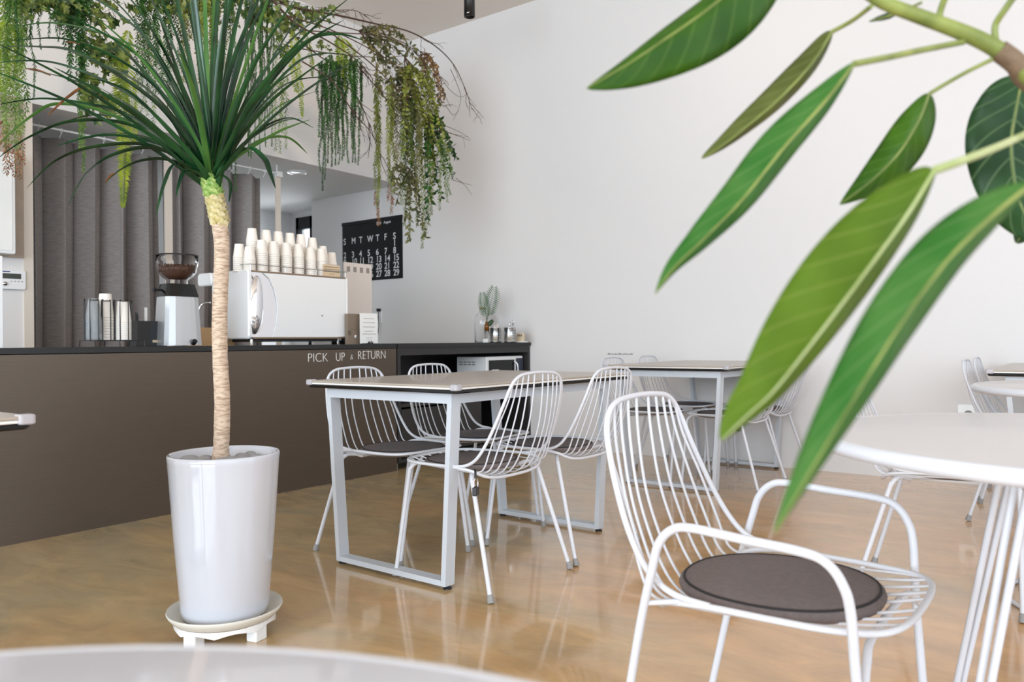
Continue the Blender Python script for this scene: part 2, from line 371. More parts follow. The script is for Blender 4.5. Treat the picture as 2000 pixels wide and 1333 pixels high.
# ------------------------------------------------------------------ counter and cabinet
ZT = .89; YC1 = 3.905; YC0 = .2; XB = -4.62
t = tag(empty('service_counter', (X0, 2, 0)), 'long counter with brushed dark steel front and black top', 'counter')
def bl(mb): return mb
m = MB(); m.box(XB-X0, 0, YC0-2, YC1-2, .0, .858); m.build('steel_front', STF, t)
m = MB(); m.box(XB-X0-.02, .004, YC0-2, YC1-2+.004, .862, ZT); m.build('worktop', TOPM, t)
def text(name, s, size, loc, rot, mt, parent=None, off=0, extr=.001, al='LEFT', sx=1):
    cu = bpy.data.curves.new(name, 'FONT'); cu.body = s; cu.size = size; cu.extrude = extr; cu.offset = off; cu.align_x = al
    o = bpy.data.objects.new(name, cu); C.objects.link(o); bpy.context.view_layer.update()
    me = bpy.data.meshes.new_from_object(o.evaluated_get(bpy.context.evaluated_depsgraph_get()))
    bpy.data.objects.remove(o); me.materials.clear(); me.materials.append(mt)
    o = bpy.data.objects.new(name, me); C.objects.link(o); o.rotation_euler = rot; o.scale = (sx, 1, 1); o.location = loc
    if parent: o.parent = parent
    return o
RX = (PI/2, 0, PI/2); RY = (PI/2, 0, 0)
LET = mat('pale_vinyl_lettering', srgb(232, 230, 226), .4)
for s, px, sz, py in (('PICK', 600, .062, 708), ('UP', 655, .062, 706), ('&', 684, .040, 703), ('RETURN', 698, .062, 702.5)):
    q = at(px, py, 0, X0)
    text('sign_lettering', s, sz*1.32, (.001, q.y-2, q.z), RX, LET, t, off=-.0018, sx={'PICK': .96, 'UP': .80, '&': .8, 'RETURN': .84}[s])
# black cabinet
t = tag(empty('cabinet', (X0, 4.7, 0)), 'black open cabinet against the white wall, beside the steel counter', 'cabinet')
c0 = YC1+.012-4.7; c1 = Y0-.008-4.7; dz = .893
m = MB(); m.box(-.64, 0, c0, c0+.03, .05, dz-.03); m.box(-.64, 0, c1-.03, c1, .0, dz-.03)
m.box(-.64, -.62, c0, c1, .05, dz-.03); m.box(-.62, 0, c0+.03, c1-.03, .44, .465); m.box(-.62, 0, c0+.03, c1-.03, .05, .075)
m.box(-.02, .0, c0+.03, c1-.03, dz-.085, dz-.03); m.box(-.62, -.02, .15, .172, .075, .44)
m.build('body', CABM, t)
m = MB(); m.box(-.66, .012, c0-.004, c1, dz-.03, dz); m.build('cabinet_top', TOPM, t)
m = MB(); m.box(-.018, .002, c0+.035, .145, .09, .425); m.build('drawer_front', CABM, t)
for yy in (c0+.03, .16, c1-.04):
    m = MB(); m.lathe([(.018, 0), (.018, .05)], 12, (-.06, yy, 0)); m.build('leg', STEEL, t)
# microwave
ym0 = at(950, 700, 0, -3.97).y; ym1 = min(at(1022, 700, 0, -3.97).y, Y0-.06); zm1 = at(950, 697.5, 0, -3.97).z; dpt = -3.97-at(892, 700, 1, ym0).x
t = tag(empty('microwave', (-3.97, ym0, .465)), 'white microwave with dark door on the black cabinet shelf', 'microwave')
W = ym1-ym0; Hm = zm1-.465
m = MB(); m.bbox(-dpt, 0, 0, W, .012, Hm, .012, axis=0); m.build('body', WGLOSS, t)
for a in ((-.05, .04), (-.05, W-.06), (-dpt+.05, .04), (-dpt+.05, W-.06)):
    m = MB(); m.lathe([(.012, 0), (.012, .014)], 10, (a[0], a[1], 0)); m.build('foot', BLACK, t)
m = MB(); m.box(0, .006, .03, W*.74, .045, Hm-.03); m.build('door', BLKG, t)
m = MB(); m.box(0, .005, W*.80, W-.012, .03, Hm-.02)
m.build('control_panel', mat('dark_control_panel', srgb(40, 48, 66), .3), t)
m = MB(); m.tube(cr([(.006, W*.74, Hm-.045), (.03, W*.76, Hm-.07), (.034, W*.77, Hm*.55), (.03, W*.76, .08), (.006, W*.74, .05)], 6), .007); m.build('door_handle', STEEL, t)
m = MB()
for i in range(4):
    for j in range(2): m.box(-dpt+.03+i*.045, -dpt+.065+i*.045, -.0015, 0, Hm-.04-j*.02, Hm-.05-j*.02)
m.build('vent', GREYR, t)

# ------------------------------------------------------------------ calendar on the wall
cx0, cx1 = -6.343, -5.464; cz0, cz1 = 1.535, 2.157
yq = Y0-.004
t = tag(empty('wall_calendar', ((cx0+cx1)/2, Y0-.001, cz0)), 'large black wall calendar with white numerals, hung on the grey-shaded wall', 'calendar')
ox = (cx0+cx1)/2
m = MB(); m.box(cx0-ox, cx1-ox, -.004, 0, 0, cz1-cz0); m.build('sheet', mat('black_print', srgb(14, 14, 15), .5), t)
m = MB(); m.box(cx0-ox-.004, cx1-ox+.004, -.009, 0, cz1-cz0-.03, cz1-cz0+.004); m.build('binding_strip', BLACK, t)
cols = [671.2, 686.8, 701.6, 717.6, 734.3, 750.6, 768]
cxs = [at(p, 480, 1, yq).x for p in cols]
zh = at(771.4, 466.8, 1, yq).z
rowz = [at(775, y, 1, yq).z for y in (480.2, 494.4, 508.8, 523.3, 538)]
PR = mat('white_print', srgb(226, 226, 226), .6)
def ct(s, x, z, sz, sx=1.0): text('print', s, sz, (x-ox, -.0045, z-cz0), RY, PR, t, off=.0011, extr=.0004, al='LEFT', sx=sx)
for s, x in zip('SMTWTFS', cxs): ct(s, x, zh, .092, .9)
days = [[1]]+[list(range(2+7*k, 9+7*k)) for k in range(4)]
for r_, ds in enumerate(days):
    for k, d in enumerate(ds):
        col = 6 if r_ == 0 else k
        ct(str(d), cxs[col], rowz[r_], .090, .92)
for w_, p_ in (('2020', 735), ('August', 749.5)): text('print', w_, .036, (at(p_, 437, 1, yq).x-ox, -.0045, at(750, 437, 1, yq).z-cz0), RY, PR, t, off=.0004, extr=.0004)

# ------------------------------------------------------------------ outlets, thermostat, wall unit
def outlet(px0, py0, px1, py1, label):
    a = at(px0, py0, 1, Y0); b = at(px1, py1, 1, Y0)
    t = tag(empty('wall_outlet', ((a.x+b.x)/2, Y0, (a.z+b.z)/2)), label, 'outlet')
    h = .06; w_ = max(.06, (b.x-a.x)/2)
    m = MB(); m.bbox(-w_, w_, -.008, 0, -h, h, .008, axis=1); m.build('cover_plate', WGLOSS, t)
    m = MB(); m.lathe([(.0, -.0), (.014, 0), (.022, .0), (.024, .003)], 20, M=Matrix.Translation((0, -.0085, 0)) @ Matrix.Rotation(PI/2, 4, 'X')); m.build('socket', GREYR, t)
    return t
outlet(731, 600, 746, 640, 'white wall outlet low under the calendar, with a plugged cord')
outlet(1878, 797, 1906, 822, 'white wall outlet low on the long wall, seen behind the round table')
q = at(740, 606, 1, Y0-.02)
m = MB(); m.tube(cr([q, q+Vector((.01, -.02, -.06)), q+Vector((.02, -.02, -.16)), q+Vector((.01, -.03, -.25))], 6), .004); m.box(q.x-.015, q.x+.015, q.y-.02, Y0-.008, q.z-.015, q.z+.015)
tag(m.build('power_cord', BLACK), 'black power cord plugged in below the calendar', 'cord')
a = at(0, 527, 0, XF); b = at(48, 567, 0, XF)
t = tag(empty('thermostat', (XF, b.y-.09, b.z)), 'white boiler thermostat with a small display on the left wall', 'thermostat')
w_ = .175; h = a.z-b.z
m = MB(); m.bbox(0, .022, -w_+.09, .09, 0, h, .008, axis=0); m.build('case', WGLOSS, t)
m = MB(); m.box(.022, .0235, -.07, .062, h*.55, h*.82); m.build('display', mat('lcd', srgb(60, 66, 56), .3), t)
m = MB(); m.lathe([(0, .008), (.012, .008), (.013, 0)], 20, M=Matrix.Translation((.022, -.03, h*.28)) @ Matrix.Rotation(PI/2, 4, 'Y')); m.build('dial', STEEL, t)
for k in range(4):
    m = MB(); m.box(.022, .0235, .002+k*.02, .012+k*.02, h*.40, h*.44); m.build('button', GREYR, t)
m = MB(); m.box(.022, .0232, -.06, .0, h*.88, h*.94); m.build('blue_marking', mat('blue_print', srgb(50, 60, 120), .5), t)
a = at(31, 497, 0, XF+.12)
t = tag(empty('wall_unit', (XF, a.y-.5, a.z)), 'white boxy unit hung high on the left wall above the thermostat', 'wall unit')
m = MB(); m.bbox(.0, .12, 0, .5, 0, .62, .01, axis=0); m.build('body', WGLOSS, t)
m = MB(); m.box(.12, .124, .02, .48, .02, .60); m.build('front_panel', WHITE, t)
a = at(45, 505, 0, XF); b = at(31, 345, 0, XF)
m = MB(); m.box(XF, XF+.018, b.y-.15, a.y, a.z, b.z+.5)  # thin mottled beige slab reaching past the edge of the white unit
tag(m.build('beige_strip', mat('mottled_beige', srgb(176, 160, 144), .7, noise=(9, .18))), 'mottled beige strip on the wall behind the white unit', 'board')
a = at(5, 500, 0, -4.35)
m = MB(); m.bbox(-4.37, -4.35, a.y-.32, a.y, ZT, a.z, .004, axis=0)
t = tag(m.build('white_panel', WGLOSS), 'bright white panel standing at the left end of the counter', 'panel')

# ------------------------------------------------------------------ chairs
R_LEG, R_RING, R_WIRE = .0084, .0060, .0031
RINGP = [(0, -.19, .402), (-.10, -.19, .405), (-.165, -.183, .416), (-.205, -.155, .437), (-.216, -.08, .447), (-.214, .03, .447), (-.205, .12, .446), (-.18, .185, .447), (-.12, .215, .449), (0, .222, .45),
         (.12, .215, .449), (.18, .185, .447), (.205, .12, .446), (.214, .03, .447), (.216, -.08, .447), (.205, -.155, .437), (.165, -.183, .416), (.10, -.19, .405)]
def arch_pts():
    h = [(-.2155, -.07, .449), (-.216, -.13, .456), (-.214, -.172, .476), (-.211, -.203, .51), (-.204, -.232, .56), (-.193, -.258, .62), (-.18, -.28, .68), (-.167, -.294, .727), (-.146, -.301, .76), (-.11, -.304, .779), (-.06, -.305, .785), (0, -.305, .787)]
    return h+[(-x, y, z) for x, y, z in h[::-1][1:]]
def lerp(a, b, t): return a+(b-a)*t
def on_poly(P, u, lo, hi):
    """point of the arch (indices lo..hi) with lateral u"""
    for i in range(lo, hi):
        a, b = P[i], P[i+1]
        if (a[0]-u)*(b[0]-u) <= 0 and abs(a[0]-b[0]) > 1e-9:
            t = (u-a[0])/(b[0]-a[0]); return tuple(lerp(a[j], b[j], t) for j in range(3))
    return P[lo]
def shell(t):
    m = MB(); m.tube(cr(RINGP, 5, True), R_RING, 8, closed=True); m.build('seat_ring', CHAIRW, t)
    A = [tuple(p) for p in cr(arch_pts(), 5)]
    m = MB(); m.tube(A, R_RING, 8); m.build('back_frame', CHAIRW, t)
    m = MB()
    tops = [.026, .062, .094, .122, .149]; lows = [.034, .078, .120, .158, .192]
    half = len(A)//2
    F = [tuple(p) for p in cr(RINGP[7:12], 8)]
    for sgn in (-1, 1):
        for ut, ul in zip(tops, lows):
            s_ = ul/.2
            a = on_poly(A, -ut, 20, half) if True else None
            a = (sgn*ut, a[1], a[2])
            fr = on_poly(F, -min(ul, .178), 0, len(F)//2+1); fr = (sgn*min(ul, .176), fr[1], fr[2])
            k = s_*s_
            P = [a, (sgn*lerp(ut, ul, .35), -.300+.012*k, lerp(a[2], .60, .42)), (sgn*lerp(ut, ul, .75), -.283+.03*k, .60), (sgn*lerp(ut, ul, .95), -.252+.032*k, .51),
                 (sgn*ul, -.218+.022*k, .445+.004*k), (sgn*ul, -.182+.018*k, .412+.022*k), (sgn*ul, -.13, .402+.033*k), (sgn*ul, .02, .409+.03*k), (sgn*ul, .14, .428+.016*k), fr]
            m.tube(cr(P, 5), R_WIRE, 6)
    m.build('wire_basket', CHAIRW, t)
def cap_on(leg, a, b):
    d = (Vector(a)-Vector(b)).normalized(); m = MB()
    m.tube([Vector(b), Vector(b)+d*.004, Vector(b)+d*.024, Vector(b)+d*.028], [.0125, .013, .0108, .0095], 12); m.build('foot_cap', GREYR, leg)
def side_chair(name, loc, rz, label, group):
    t = tag(empty(name, loc, rz), label, 'chair', group); shell(t)
    for s_ in (-1, 1):
        a = (s_*.130, .205, .435); b = (s_*.218, .222, .003)
        m = MB(); m.tube(cr([(s_*.085, .150, .424), (s_*.115, .19, .43), (s_*.136, .213, .408), (s_*.148, .217, .36), b], 5), R_LEG, 10); l = m.build('leg', CHAIRW, t); cap_on(l, (s_*.148, .217, .36), b)
        b = (s_*.252, -.273, .003); a = (s_*.195, -.145, .43)
        m = MB(); m.tube(cr([(s_*.13, -.10, .412), (s_*.17, -.128, .424), (s_*.20, -.150, .405), (s_*.208, -.166, .36), b], 5), R_LEG, 10); l = m.build('leg', CHAIRW, t); cap_on(l, (s_*.208, -.166, .36), b)
    m = MB(); m.tube([(-.09, .150, .4245), (.09, .150, .4245)], .006, 8); m.build('crossbar', CHAIRW, t)
    m = MB(); m.tube([(-.135, -.10, .4125), (.135, -.10, .4125)], .006, 8); m.build('crossbar', CHAIRW, t)
    return t
def arm_chair(name, loc, rz, label):
    t = tag(empty(name, loc, rz), label, 'chair'); shell(t)
    for s_ in (-1, 1):
        P = [(s_*.212, .200, .003), (s_*.237, .170, .36), (s_*.247, .163, .49), (s_*.250, .152, .535), (s_*.251, .130, .563), (s_*.251, .095, .574), (s_*.251, .0, .580), (s_*.251, -.088, .586), (s_*.251, -.122, .578), (s_*.249, -.146, .552), (s_*.246, -.160, .510), (s_*.236, -.196, .37), (s_*.214, -.272, .003)]
        m = MB(); m.tube(cr(P, 6), .0079, 12); l = m.build('arm_and_legs', CHAIRW, t); cap_on(l, P[1], P[0]); cap_on(l, P[-2], P[-1])
    m = MB(); m.tube(cr([(-.237, .178, .375), (-.19, .172, .405), (-.12, .165, .419), (.12, .165, .419), (.19, .172, .405), (.237, .178, .375)], 4), .007, 8); m.build('crossbar', CHAIRW, t)
    for s_ in (-1, 1):
        m = MB(); m.tube([(s_*.213, -.125, .446), (s_*.238, -.178, .44)], .005, 8); m.build('bracket', CHAIRW, t)
    return t
def cushion(name, label, group):
    t = tag(empty(name), label, 'cushion', group); n = 48
    def R(a, k=1): # rounded shape, a little squarer at the front
        c, s_ = math.cos(a), math.sin(a); e = 2.15
        r = (abs(c)**e+abs(s_)**e)**(-1/e); return Vector((.180*r*c*k, .182*r*s_*k, 0))
    m = MB(); vs = []
    prof = [(0, 0), (.93, 0), (.985, .004), (1, .011), (.985, .019), (.95, .022), (.93, .0235), (.7, .027), (.35, .029), (0, .03)]
    for k, z in prof[1:-1]: vs += [R(2*PI*i/n, k)+Vector((0, 0, z)) for i in range(n)]
    q = len(prof)-2; fs = [(r_*n+i, r_*n+(i+1) % n, (r_+1)*n+(i+1) % n, (r_+1)*n+i) for r_ in range(q-1) for i in range(n)]
    fs.append(tuple(range(n))[::-1]); fs.append(tuple((q-1)*n+i for i in range(n)))
    m.add(vs, fs); m.build('pad', FELT, t)
    m = MB(); m.tube([R(2*PI*i/n, .945)+Vector((0, 0, .0225)) for i in range(n)], .0028, 6, closed=True); m.build('piping', PIPE, t)
    return t
SEATZ = .4245
def fac(rz): return Vector((-math.sin(rz), math.cos(rz), 0))
HP = PI/2
proto = None; cproto = None
def chair(x, y, rz, label, clabel, group='wire chairs without arms'):
    global proto, cproto
    if proto is None: proto = side_chair('wire_chair', (x, y, 0), rz, label, group); c = proto
    else: c = dup(proto, (x, y, 0), rz, label, group)
    cl = Vector((x, y, SEATZ))+fac(rz)*.015
    if cproto is None: cproto = cushion('seat_cushion', clabel, 'charcoal seat cushions'); cproto.location = cl; cproto.rotation_euler = (0, 0, rz)
    else: dup(cproto, cl, rz, clabel, 'charcoal seat cushions')
    return c
chair(-1.94, 2.351, HP, 'white wire chair with a padlock, nearest on the right side of the middle table', 'charcoal cushion on the chair with the padlock')
chair(-1.935, 2.905, HP-.02, 'white wire chair behind the padlocked one, at the same table side', 'charcoal cushion on the chair just behind the padlocked one')
chair(-2.435, 2.442, -HP-.04, 'white wire chair in front of the steel counter, near left of the middle table', 'charcoal cushion on the chair nearest the steel counter lettering')
chair(-2.455, 2.985, -HP+.03, 'white wire chair at the middle table, in front of the black cabinet', 'charcoal cushion on the chair in front of the black cabinet')
chair(-1.826, 4.69, HP, 'white wire chair, nearer of two on the right side of the rear table', 'charcoal cushion on the nearer right chair of the rear table')
chair(-1.835, 5.19, HP, 'white wire chair closest to the wall on the right side of the rear table', 'charcoal cushion on the right chair of the rear table by the wall')
chair(-2.335, 4.67, -HP, 'white wire chair, nearer of two on the left side of the rear table', 'charcoal cushion on the nearer left chair of the rear table')
chair(-2.345, 5.21, -HP, 'white wire chair closest to the wall on the left side of the rear table', 'charcoal cushion on the left chair of the rear table by the wall')
chair(-.235, 4.66, -HP, 'white wire chair at the far right table, nearer of its two', 'charcoal cushion on the nearer chair of the far right table')
chair(-.245, 5.21, -HP, 'white wire chair at the far right table, against the wall', 'charcoal cushion on the far right chair against the wall')
chair(-.425, 3.125, -HP+.07, 'white wire chair tucked under the far round table, behind the armchair', 'charcoal cushion on the chair of the far round table')
ARM = arm_chair('wire_armchair', (-.456, 1.472, 0), -HP, 'white wire armchair in the foreground at the large round table')
dup(cproto, Vector((-.478, 1.472, SEATZ+.002)), -HP, 'large charcoal cushion on the foreground armchair', 'charcoal seat cushions')
# padlock on the near rear joint of the first chair
q = at(928, 925, 1, 2.13)
t = tag(empty('padlock', (q.x+.012, q.y-.012, q.z-.075)), 'small black padlock hanging from the nearest chair of the middle table', 'padlock')
m = MB(); m.bbox(-.008, .008, -.018, .018, 0, .030, .004, axis=0, M=Matrix.Rotation(.4, 4, 'Z')); m.build('lock_body', BLACK, t)
m = MB(); m.tube(cr([(0, -.011, .028), (0, -.011, .05), (0, 0, .06), (0, .011, .05), (0, .011, .028)], 6), .0022, 8); m.build('shackle', CHROME, t)
m = MB(); m.tube(cr([(0, 0, .057), (-.004, .004, .078), (-.012, .012, .088)], 4), .004, 8); m.build('strap', BLACK, t)
q = at(1440, 817, 1, 4.46)
t = tag(empty('padlock', (q.x+.01, q.y-.01, q.z-.075)), 'small black padlock on the chair at the rear table, mostly hidden by the leaf', 'padlock')
m = MB(); m.bbox(-.008, .008, -.018, .018, 0, .034, .004, axis=0); m.build('lock_body', BLACK, t)
m = MB(); m.tube(cr([(0, -.011, .03), (0, -.011, .055), (0, 0, .068), (0, .011, .055), (0, .011, .03)], 6), .0025, 8); m.build('shackle', BLACK, t)

# ------------------------------------------------------------------ rectangular tables
def rect_table(dx, dy, label, first=[None]):
    if first[0]: return dup(first[0], (-2.18+dx, 2.67+dy, 0), -.010, label, 'rectangular cafe tables')
    t = tag(empty('dining_table', (-2.18+dx, 2.67+dy, 0), -.010), label, 'table', 'rectangular cafe tables'); first[0] = t
    x0, x1, y0, y1 = -.420, .398, -.60, .645
    m = MB(); m.bbox(x0, x1, y0, y1, .739, .747, .012); m.build('table_top', TABTOP, t)
    m = MB(); m.bbox(x0+.002, x1-.002, y0+.002, y1-.002, .7315, .7388, .012); m.build('white_edge', WHITE, t)
    m = MB(); m.bbox(x0+.003, x1-.003, y0+.003, y1-.003, .7175, .7313, .012); m.build('black_underside', BLKG, t)
    for sx, xx in ((-1, x0), (1, x1)):
        for sy, yy in ((-1, y0), (1, y1)):
            m = MB(); m.bbox(min(xx-sx*.030, xx+sx*.005), max(xx-sx*.030, xx+sx*.005), min(yy-sy*.030, yy+sy*.005), max(yy-sy*.030, yy+sy*.005), .7285, .7505, .008); m.build('corner_guard', GUARD, t)
    fx0, fx1, fy0, fy1 = -.348, .336, -.556, .558; zt = .7175
    m = MB()
    m.box(fx0, fx1, fy0, fy0+.02, zt-.04, zt); m.box(fx0, fx1, fy1-.02, fy1, zt-.04, zt); m.box(fx0, fx0+.02, fy0+.02, fy1-.02, zt-.04, zt); m.box(fx1-.02, fx1, fy0+.02, fy1-.02, zt-.04, zt); m.build('apron', TABW, t)
    gx0, gx1 = -.298, .298
    for sy, (a, b) in ((-1, (fy0, fy0+.05)), (1, (fy1-.05, fy1))):
        for sx, top, bot in ((-1, fx0, gx0), (1, fx1-.022, gx1-.022)):
            m = MB(); vs = [(top, a, zt-.04), (top+.022, a, zt-.04), (top+.022, b, zt-.04), (top, b, zt-.04), (bot, a, .014), (bot+.022, a, .014), (bot+.022, b, .014), (bot, b, .014)]
            m.add([Vector(v) for v in vs], [(0, 1, 2, 3), (7, 6, 5, 4), (0, 4, 5, 1), (1, 5, 6, 2), (2, 6, 7, 3), (3, 7, 4, 0)], False); l = m.build('leg', TABW, t)
            m = MB(); m.lathe([(.016, 0), (.016, .006), (.009, .007), (.009, .014)], 14, (bot+.011, (a+b)/2, 0)); m.build('foot', BLACK, l)
        m = MB(); m.box(gx0+.022, gx1-.022, a, b, .014, .034); m.build('floor_rail', TABW, t)
    return t
rect_table(0, 0, 'rectangular table in the middle, surrounded by four wire chairs')
rect_table(.105, 2.245, 'rectangular table standing against the long wall behind the middle one')
rect_table(2.19, 2.24, 'rectangular table at the far right edge near the wall')
rect_table(-.085, -2.57, 'rectangular table corner jutting in at the left edge of the picture')

# ------------------------------------------------------------------ round tables
def round_table(x, y, label, first=[None], rot=0):
    if first[0]: return dup(first[0], (x, y, 0), rot, label, 'round white tables')
    t = tag(empty('round_table', (x, y, 0), rot), label, 'table', 'round white tables'); first[0] = t
    m = MB(); m.lathe([(0, .7355), (.437, .7355), (.4395, .7345)], 96); m.build('table_top', RTOP, t)
    m = MB(); m.lathe([(.0, .709), (.430, .709), (.445, .712), (.453, .721), (.451, .731), (.443, .7353), (.4385, .7355), (.436, .734), (.0, .733)], 96); m.build('table_edge', RWHITE, t)
    m = MB(); m.tube([(.35*math.cos(a), .35*math.sin(a), .007) for a in [2*PI*k/64 for k in range(64)]], .007, 8, closed=True); m.build('base_ring', CHAIRW, t)
    for k in range(4):
        a = math.radians(143+k*90)
        tg = Vector((-math.sin(a), math.cos(a), 0)); rd = Vector((math.cos(a), math.sin(a), 0)); m = MB()
        m.tube(cr([rd*.35+tg*.006+Vector((0, 0, .01)), rd*.19+tg*.012+Vector((0, 0, .655)), rd*.175+tg*.010+Vector((0, 0, .695)), rd*.155+Vector((0, 0, .703)), rd*.175-tg*.010+Vector((0, 0, .695)), rd*.19-tg*.012+Vector((0, 0, .655)), rd*.35-tg*.006+Vector((0, 0, .01))], 5), .0062, 8)
        m.build('leg', CHAIRW, t)
    return t
round_table(.018, 1.60, 'large round white table in front of the armchair at the right')
round_table(.09, 3.26, 'round white table farther back at the right edge', rot=-.71)
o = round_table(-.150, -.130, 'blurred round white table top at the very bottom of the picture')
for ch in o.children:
    if ch.name.startswith('table_top'): ch.data = ch.data.copy(); ch.data.materials[0] = mat('bluish_white_top', srgb(226, 229, 240), .3, coat=.4)  # this top gets a lighter, bluer colour than the other round tables

# ------------------------------------------------------------------ espresso machine and cups
ex0, ex1 = -4.205, -4.60; ey0, ey1 = 2.90, 3.705; ez0, ez1 = .938, 1.352
t = tag(empty('espresso_machine', (ex0, ey0, ZT)), 'large white espresso machine on the counter with stacked cups on top', 'espresso machine')
def loc_(mb): 
    mb.v = [(a-ex0, b-ey0, c-ZT) for a, b, c in mb.v]; return mb
m = MB(); m.bbox(ex1, ex0+.004, ey0, ey0+.03, ez0-.008, ez1+.012, .02, axis=1); loc_(m).build('side_panel', WGLOSS, t)
m = MB(); m.bbox(ex1, ex0+.004, ey1-.022, ey1+.004, ez0-.005, ez1+.008, .02, axis=1); loc_(m).build('side_panel', WGLOSS, t)
m = MB(); m.box(ex1+.02, ex0-.012, ey0+.03, ey1-.022, ez0, ez1); loc_(m).build('body', STEEL, t)
m = MB(); m.box(ex0-.012, ex0-.006, ey0+.03, ey1-.022, ez0+.004, ez1-.004); loc_(m).build('chrome_back', CHROME, t)
# white plate with curved left edge
pts = [at(px, py, 0, ex0) for px, py in ((514, 530), (526, 545), (535, 565), (540, 588), (541, 610), (539, 630), (535, 648), (532, 656))]
poly = [Vector((ex0, p.y, p.z)) for p in pts]; poly[0].z = ez1-.006; poly[-1].z = ez0+.006
n = len(poly); vs = []
for p in poly: vs += [Vector((ex0-.004, p.y, p.z)), Vector((ex0-.004, ey1-.024, p.z)), Vector((ex0+.004, p.y, p.z)), Vector((ex0+.004, ey1-.024, p.z))]
fs = []
for i in range(n-1):
    a = i*4; b = a+4; fs += [(a+2, b+2, b+3, a+3), (a, a+1, b+1, b), (a, b, b+2, a+2), (a+1, a+3, b+3, b+1)]
m = MB(); m.add(vs, fs, False); loc_(m).build('white_plate', WGLOSS, t)
# chrome bulge added for varied reflections, and its arch rim
q0 = at(497, 596, 0, ex0)
m = MB(); m.lathe([(0, -1)]+[(math.sin(PI*k/24), -math.cos(PI*k/24)) for k in range(1, 24)]+[(0, 1)], 32, M=Matrix.Translation((ex0-.006, q0.y+.012, q0.z)) @ Matrix.Rotation(-.06, 4, 'X') @ Matrix.Diagonal((.03, .052, .185, 1))); loc_(m).build('added_chrome_bulge', CHROME, t)
arc = [at(px, py, 0, ex0+.01) for px, py in ((489, 535), (500, 548), (509, 568), (514, 592), (515, 618), (510, 640), (502, 650), (494, 640), (493, 620), (491, 590), (489, 560))]
m = MB(); m.tube(cr([Vector((ex0+.0, p.y, p.z)) for p in arc], 4, True), .004, 8, closed=True); loc_(m).build('chrome_ornament', CHROME, t)
BRONZ = mat('bronze_trim', srgb(150, 128, 106), .3, .8)
m = MB(); m.box(ex0-.02, ex0+.005, ey0+.03, ey1-.02, ez1-.002, ez1+.006); loc_(m).build('top_trim', BRONZ, t)
m = MB(); m.box(ex0-.02, ex0+.006, ey0+.03, ey1-.022, ez0-.006, ez0+.003); loc_(m).build('bottom_trim', BRONZ, t)
m = MB(); m.box(ex1+.04, ex0-.03, ey0+.05, ey1-.05, ez0-.026, ez0); loc_(m).build('drip_base', BLACK, t)
for a in (ex0-.04, ex1+.06):
    for b in (ey0+.05, ey1-.06):
        m = MB(); m.lathe([(.016, 0), (.012, .01), (.012, .05)], 12, (a, b, ZT)); loc_(m).build('foot', STEEL, t)
m = MB(); zr = ez1+.045
m.tube(cr([(ex1+.03, ey0+.01, zr), (ex0-.03, ey0+.008, zr), (ex0+.002, ey0+.03, zr), (ex0+.004, ey0+.10, zr), (ex0+.004, ey1-.1, zr), (ex0+.002, ey1-.02, zr), (ex0-.04, ey1, zr), (ex1+.03, ey1, zr)], 4), .0025, 6)
for yy in (ey0+.02, ey0+.28, ey0+.53, ey1-.02): m.tube([(ex0, yy, ez1), (ex0+.002, yy, zr)], .0025, 6)
loc_(m).build('cup_rail', STEEL, t)
m = MB(); p = Vector((-4.66, 2.9, 1.20)); m.bbox(-4.74, -4.58, 2.885, 2.97, at(410, 568, 1, 2.9).z+.03, at(410, 532, 1, 2.9).z-.005, .02, axis=1); loc_(m).build('side_group', WGLOSS, t)
m = MB(); m.tube(cr([(-4.60, 2.89, 1.17), (-4.66, 2.88, 1.165), (-4.68, 2.86, 1.13), (-4.69, 2.85, 1.02)], 5), .006, 8); loc_(m).build('steam_wand', CHROME, t)
q = at(629, 617, 0, ex0+.005)
m = MB(); m.lathe([(0, .0), (.006, 0), (.006, .0015), (0, .0015)], 16, M=Matrix.Translation((q.x+.0005, q.y, q.z)) @ Matrix.Rotation(PI/2, 4, 'Y')); loc_(m).build('emblem', GREYR, t)
# inverted paper cups, nested in stacks
PAPER = mat('white_paper_cup', srgb(240, 234, 226), .65)
def cup_mb(r0=.0375, r1=.0265, h=.088):
    m = MB(); m.lathe([(r0-.002, .0), (r0+.0012, .0005), (r0+.0012, .005), (r0-.0004, .0065), (r1+.0005, h-.004), (r1, h), (r1-.002, h), (r1-.003, h-.004), (0, h-.004)], 22)
    # outer shell only: the foot ring is a recess at the top of an upturned cup
    return m
cp = cup_mb(); cme = None
def cup_stack(x, y, z, ztop, label, dz=.0125):
    global cme
    k = max(3, int(round((ztop-z-.088)/dz))+1)
    for i in range(k):
        if cme is None: o = cp.build('paper_cup', PAPER); cme = o.data
        else: o = bpy.data.objects.new('paper_cup', cme); C.objects.link(o)
        o.location = (x, y, z+.0005+i*dz); tag(o, label, 'cup', label.replace('upturned white paper cup', 'cups'))
front = [(487, 481), (511, 471), (534, 472), (559, 476), (582.6, 477.6), (606, 484), (627, 488)]
back = [(492, 448), (519.5, 450.6), (543, 453), (566, 456), (587.5, 460), (609.6, 465), (630, 483), (647.5, 495.7)]
ordn = ['first', 'second', 'third', 'fourth', 'fifth', 'sixth', 'seventh', 'eighth']
for i, (px, py) in enumerate(front):
    p = at(px, py, 0, -4.25); cup_stack(-4.25, p.y, ez1+.006, p.z, 'upturned white paper cup in the %s front stack from the left' % ordn[i])
for i, (px, py) in enumerate(back):
    p = at(px, py, 0, -4.345); cup_stack(-4.345, p.y, ez1+.002, p.z, 'upturned white paper cup in the %s back stack from the left' % ordn[i])
p = at(468, 476, 0, -4.33); cup_stack(-4.33, p.y-.004, ez1+.002, p.z, 'upturned white paper cup in the lone stack at the machine left edge')
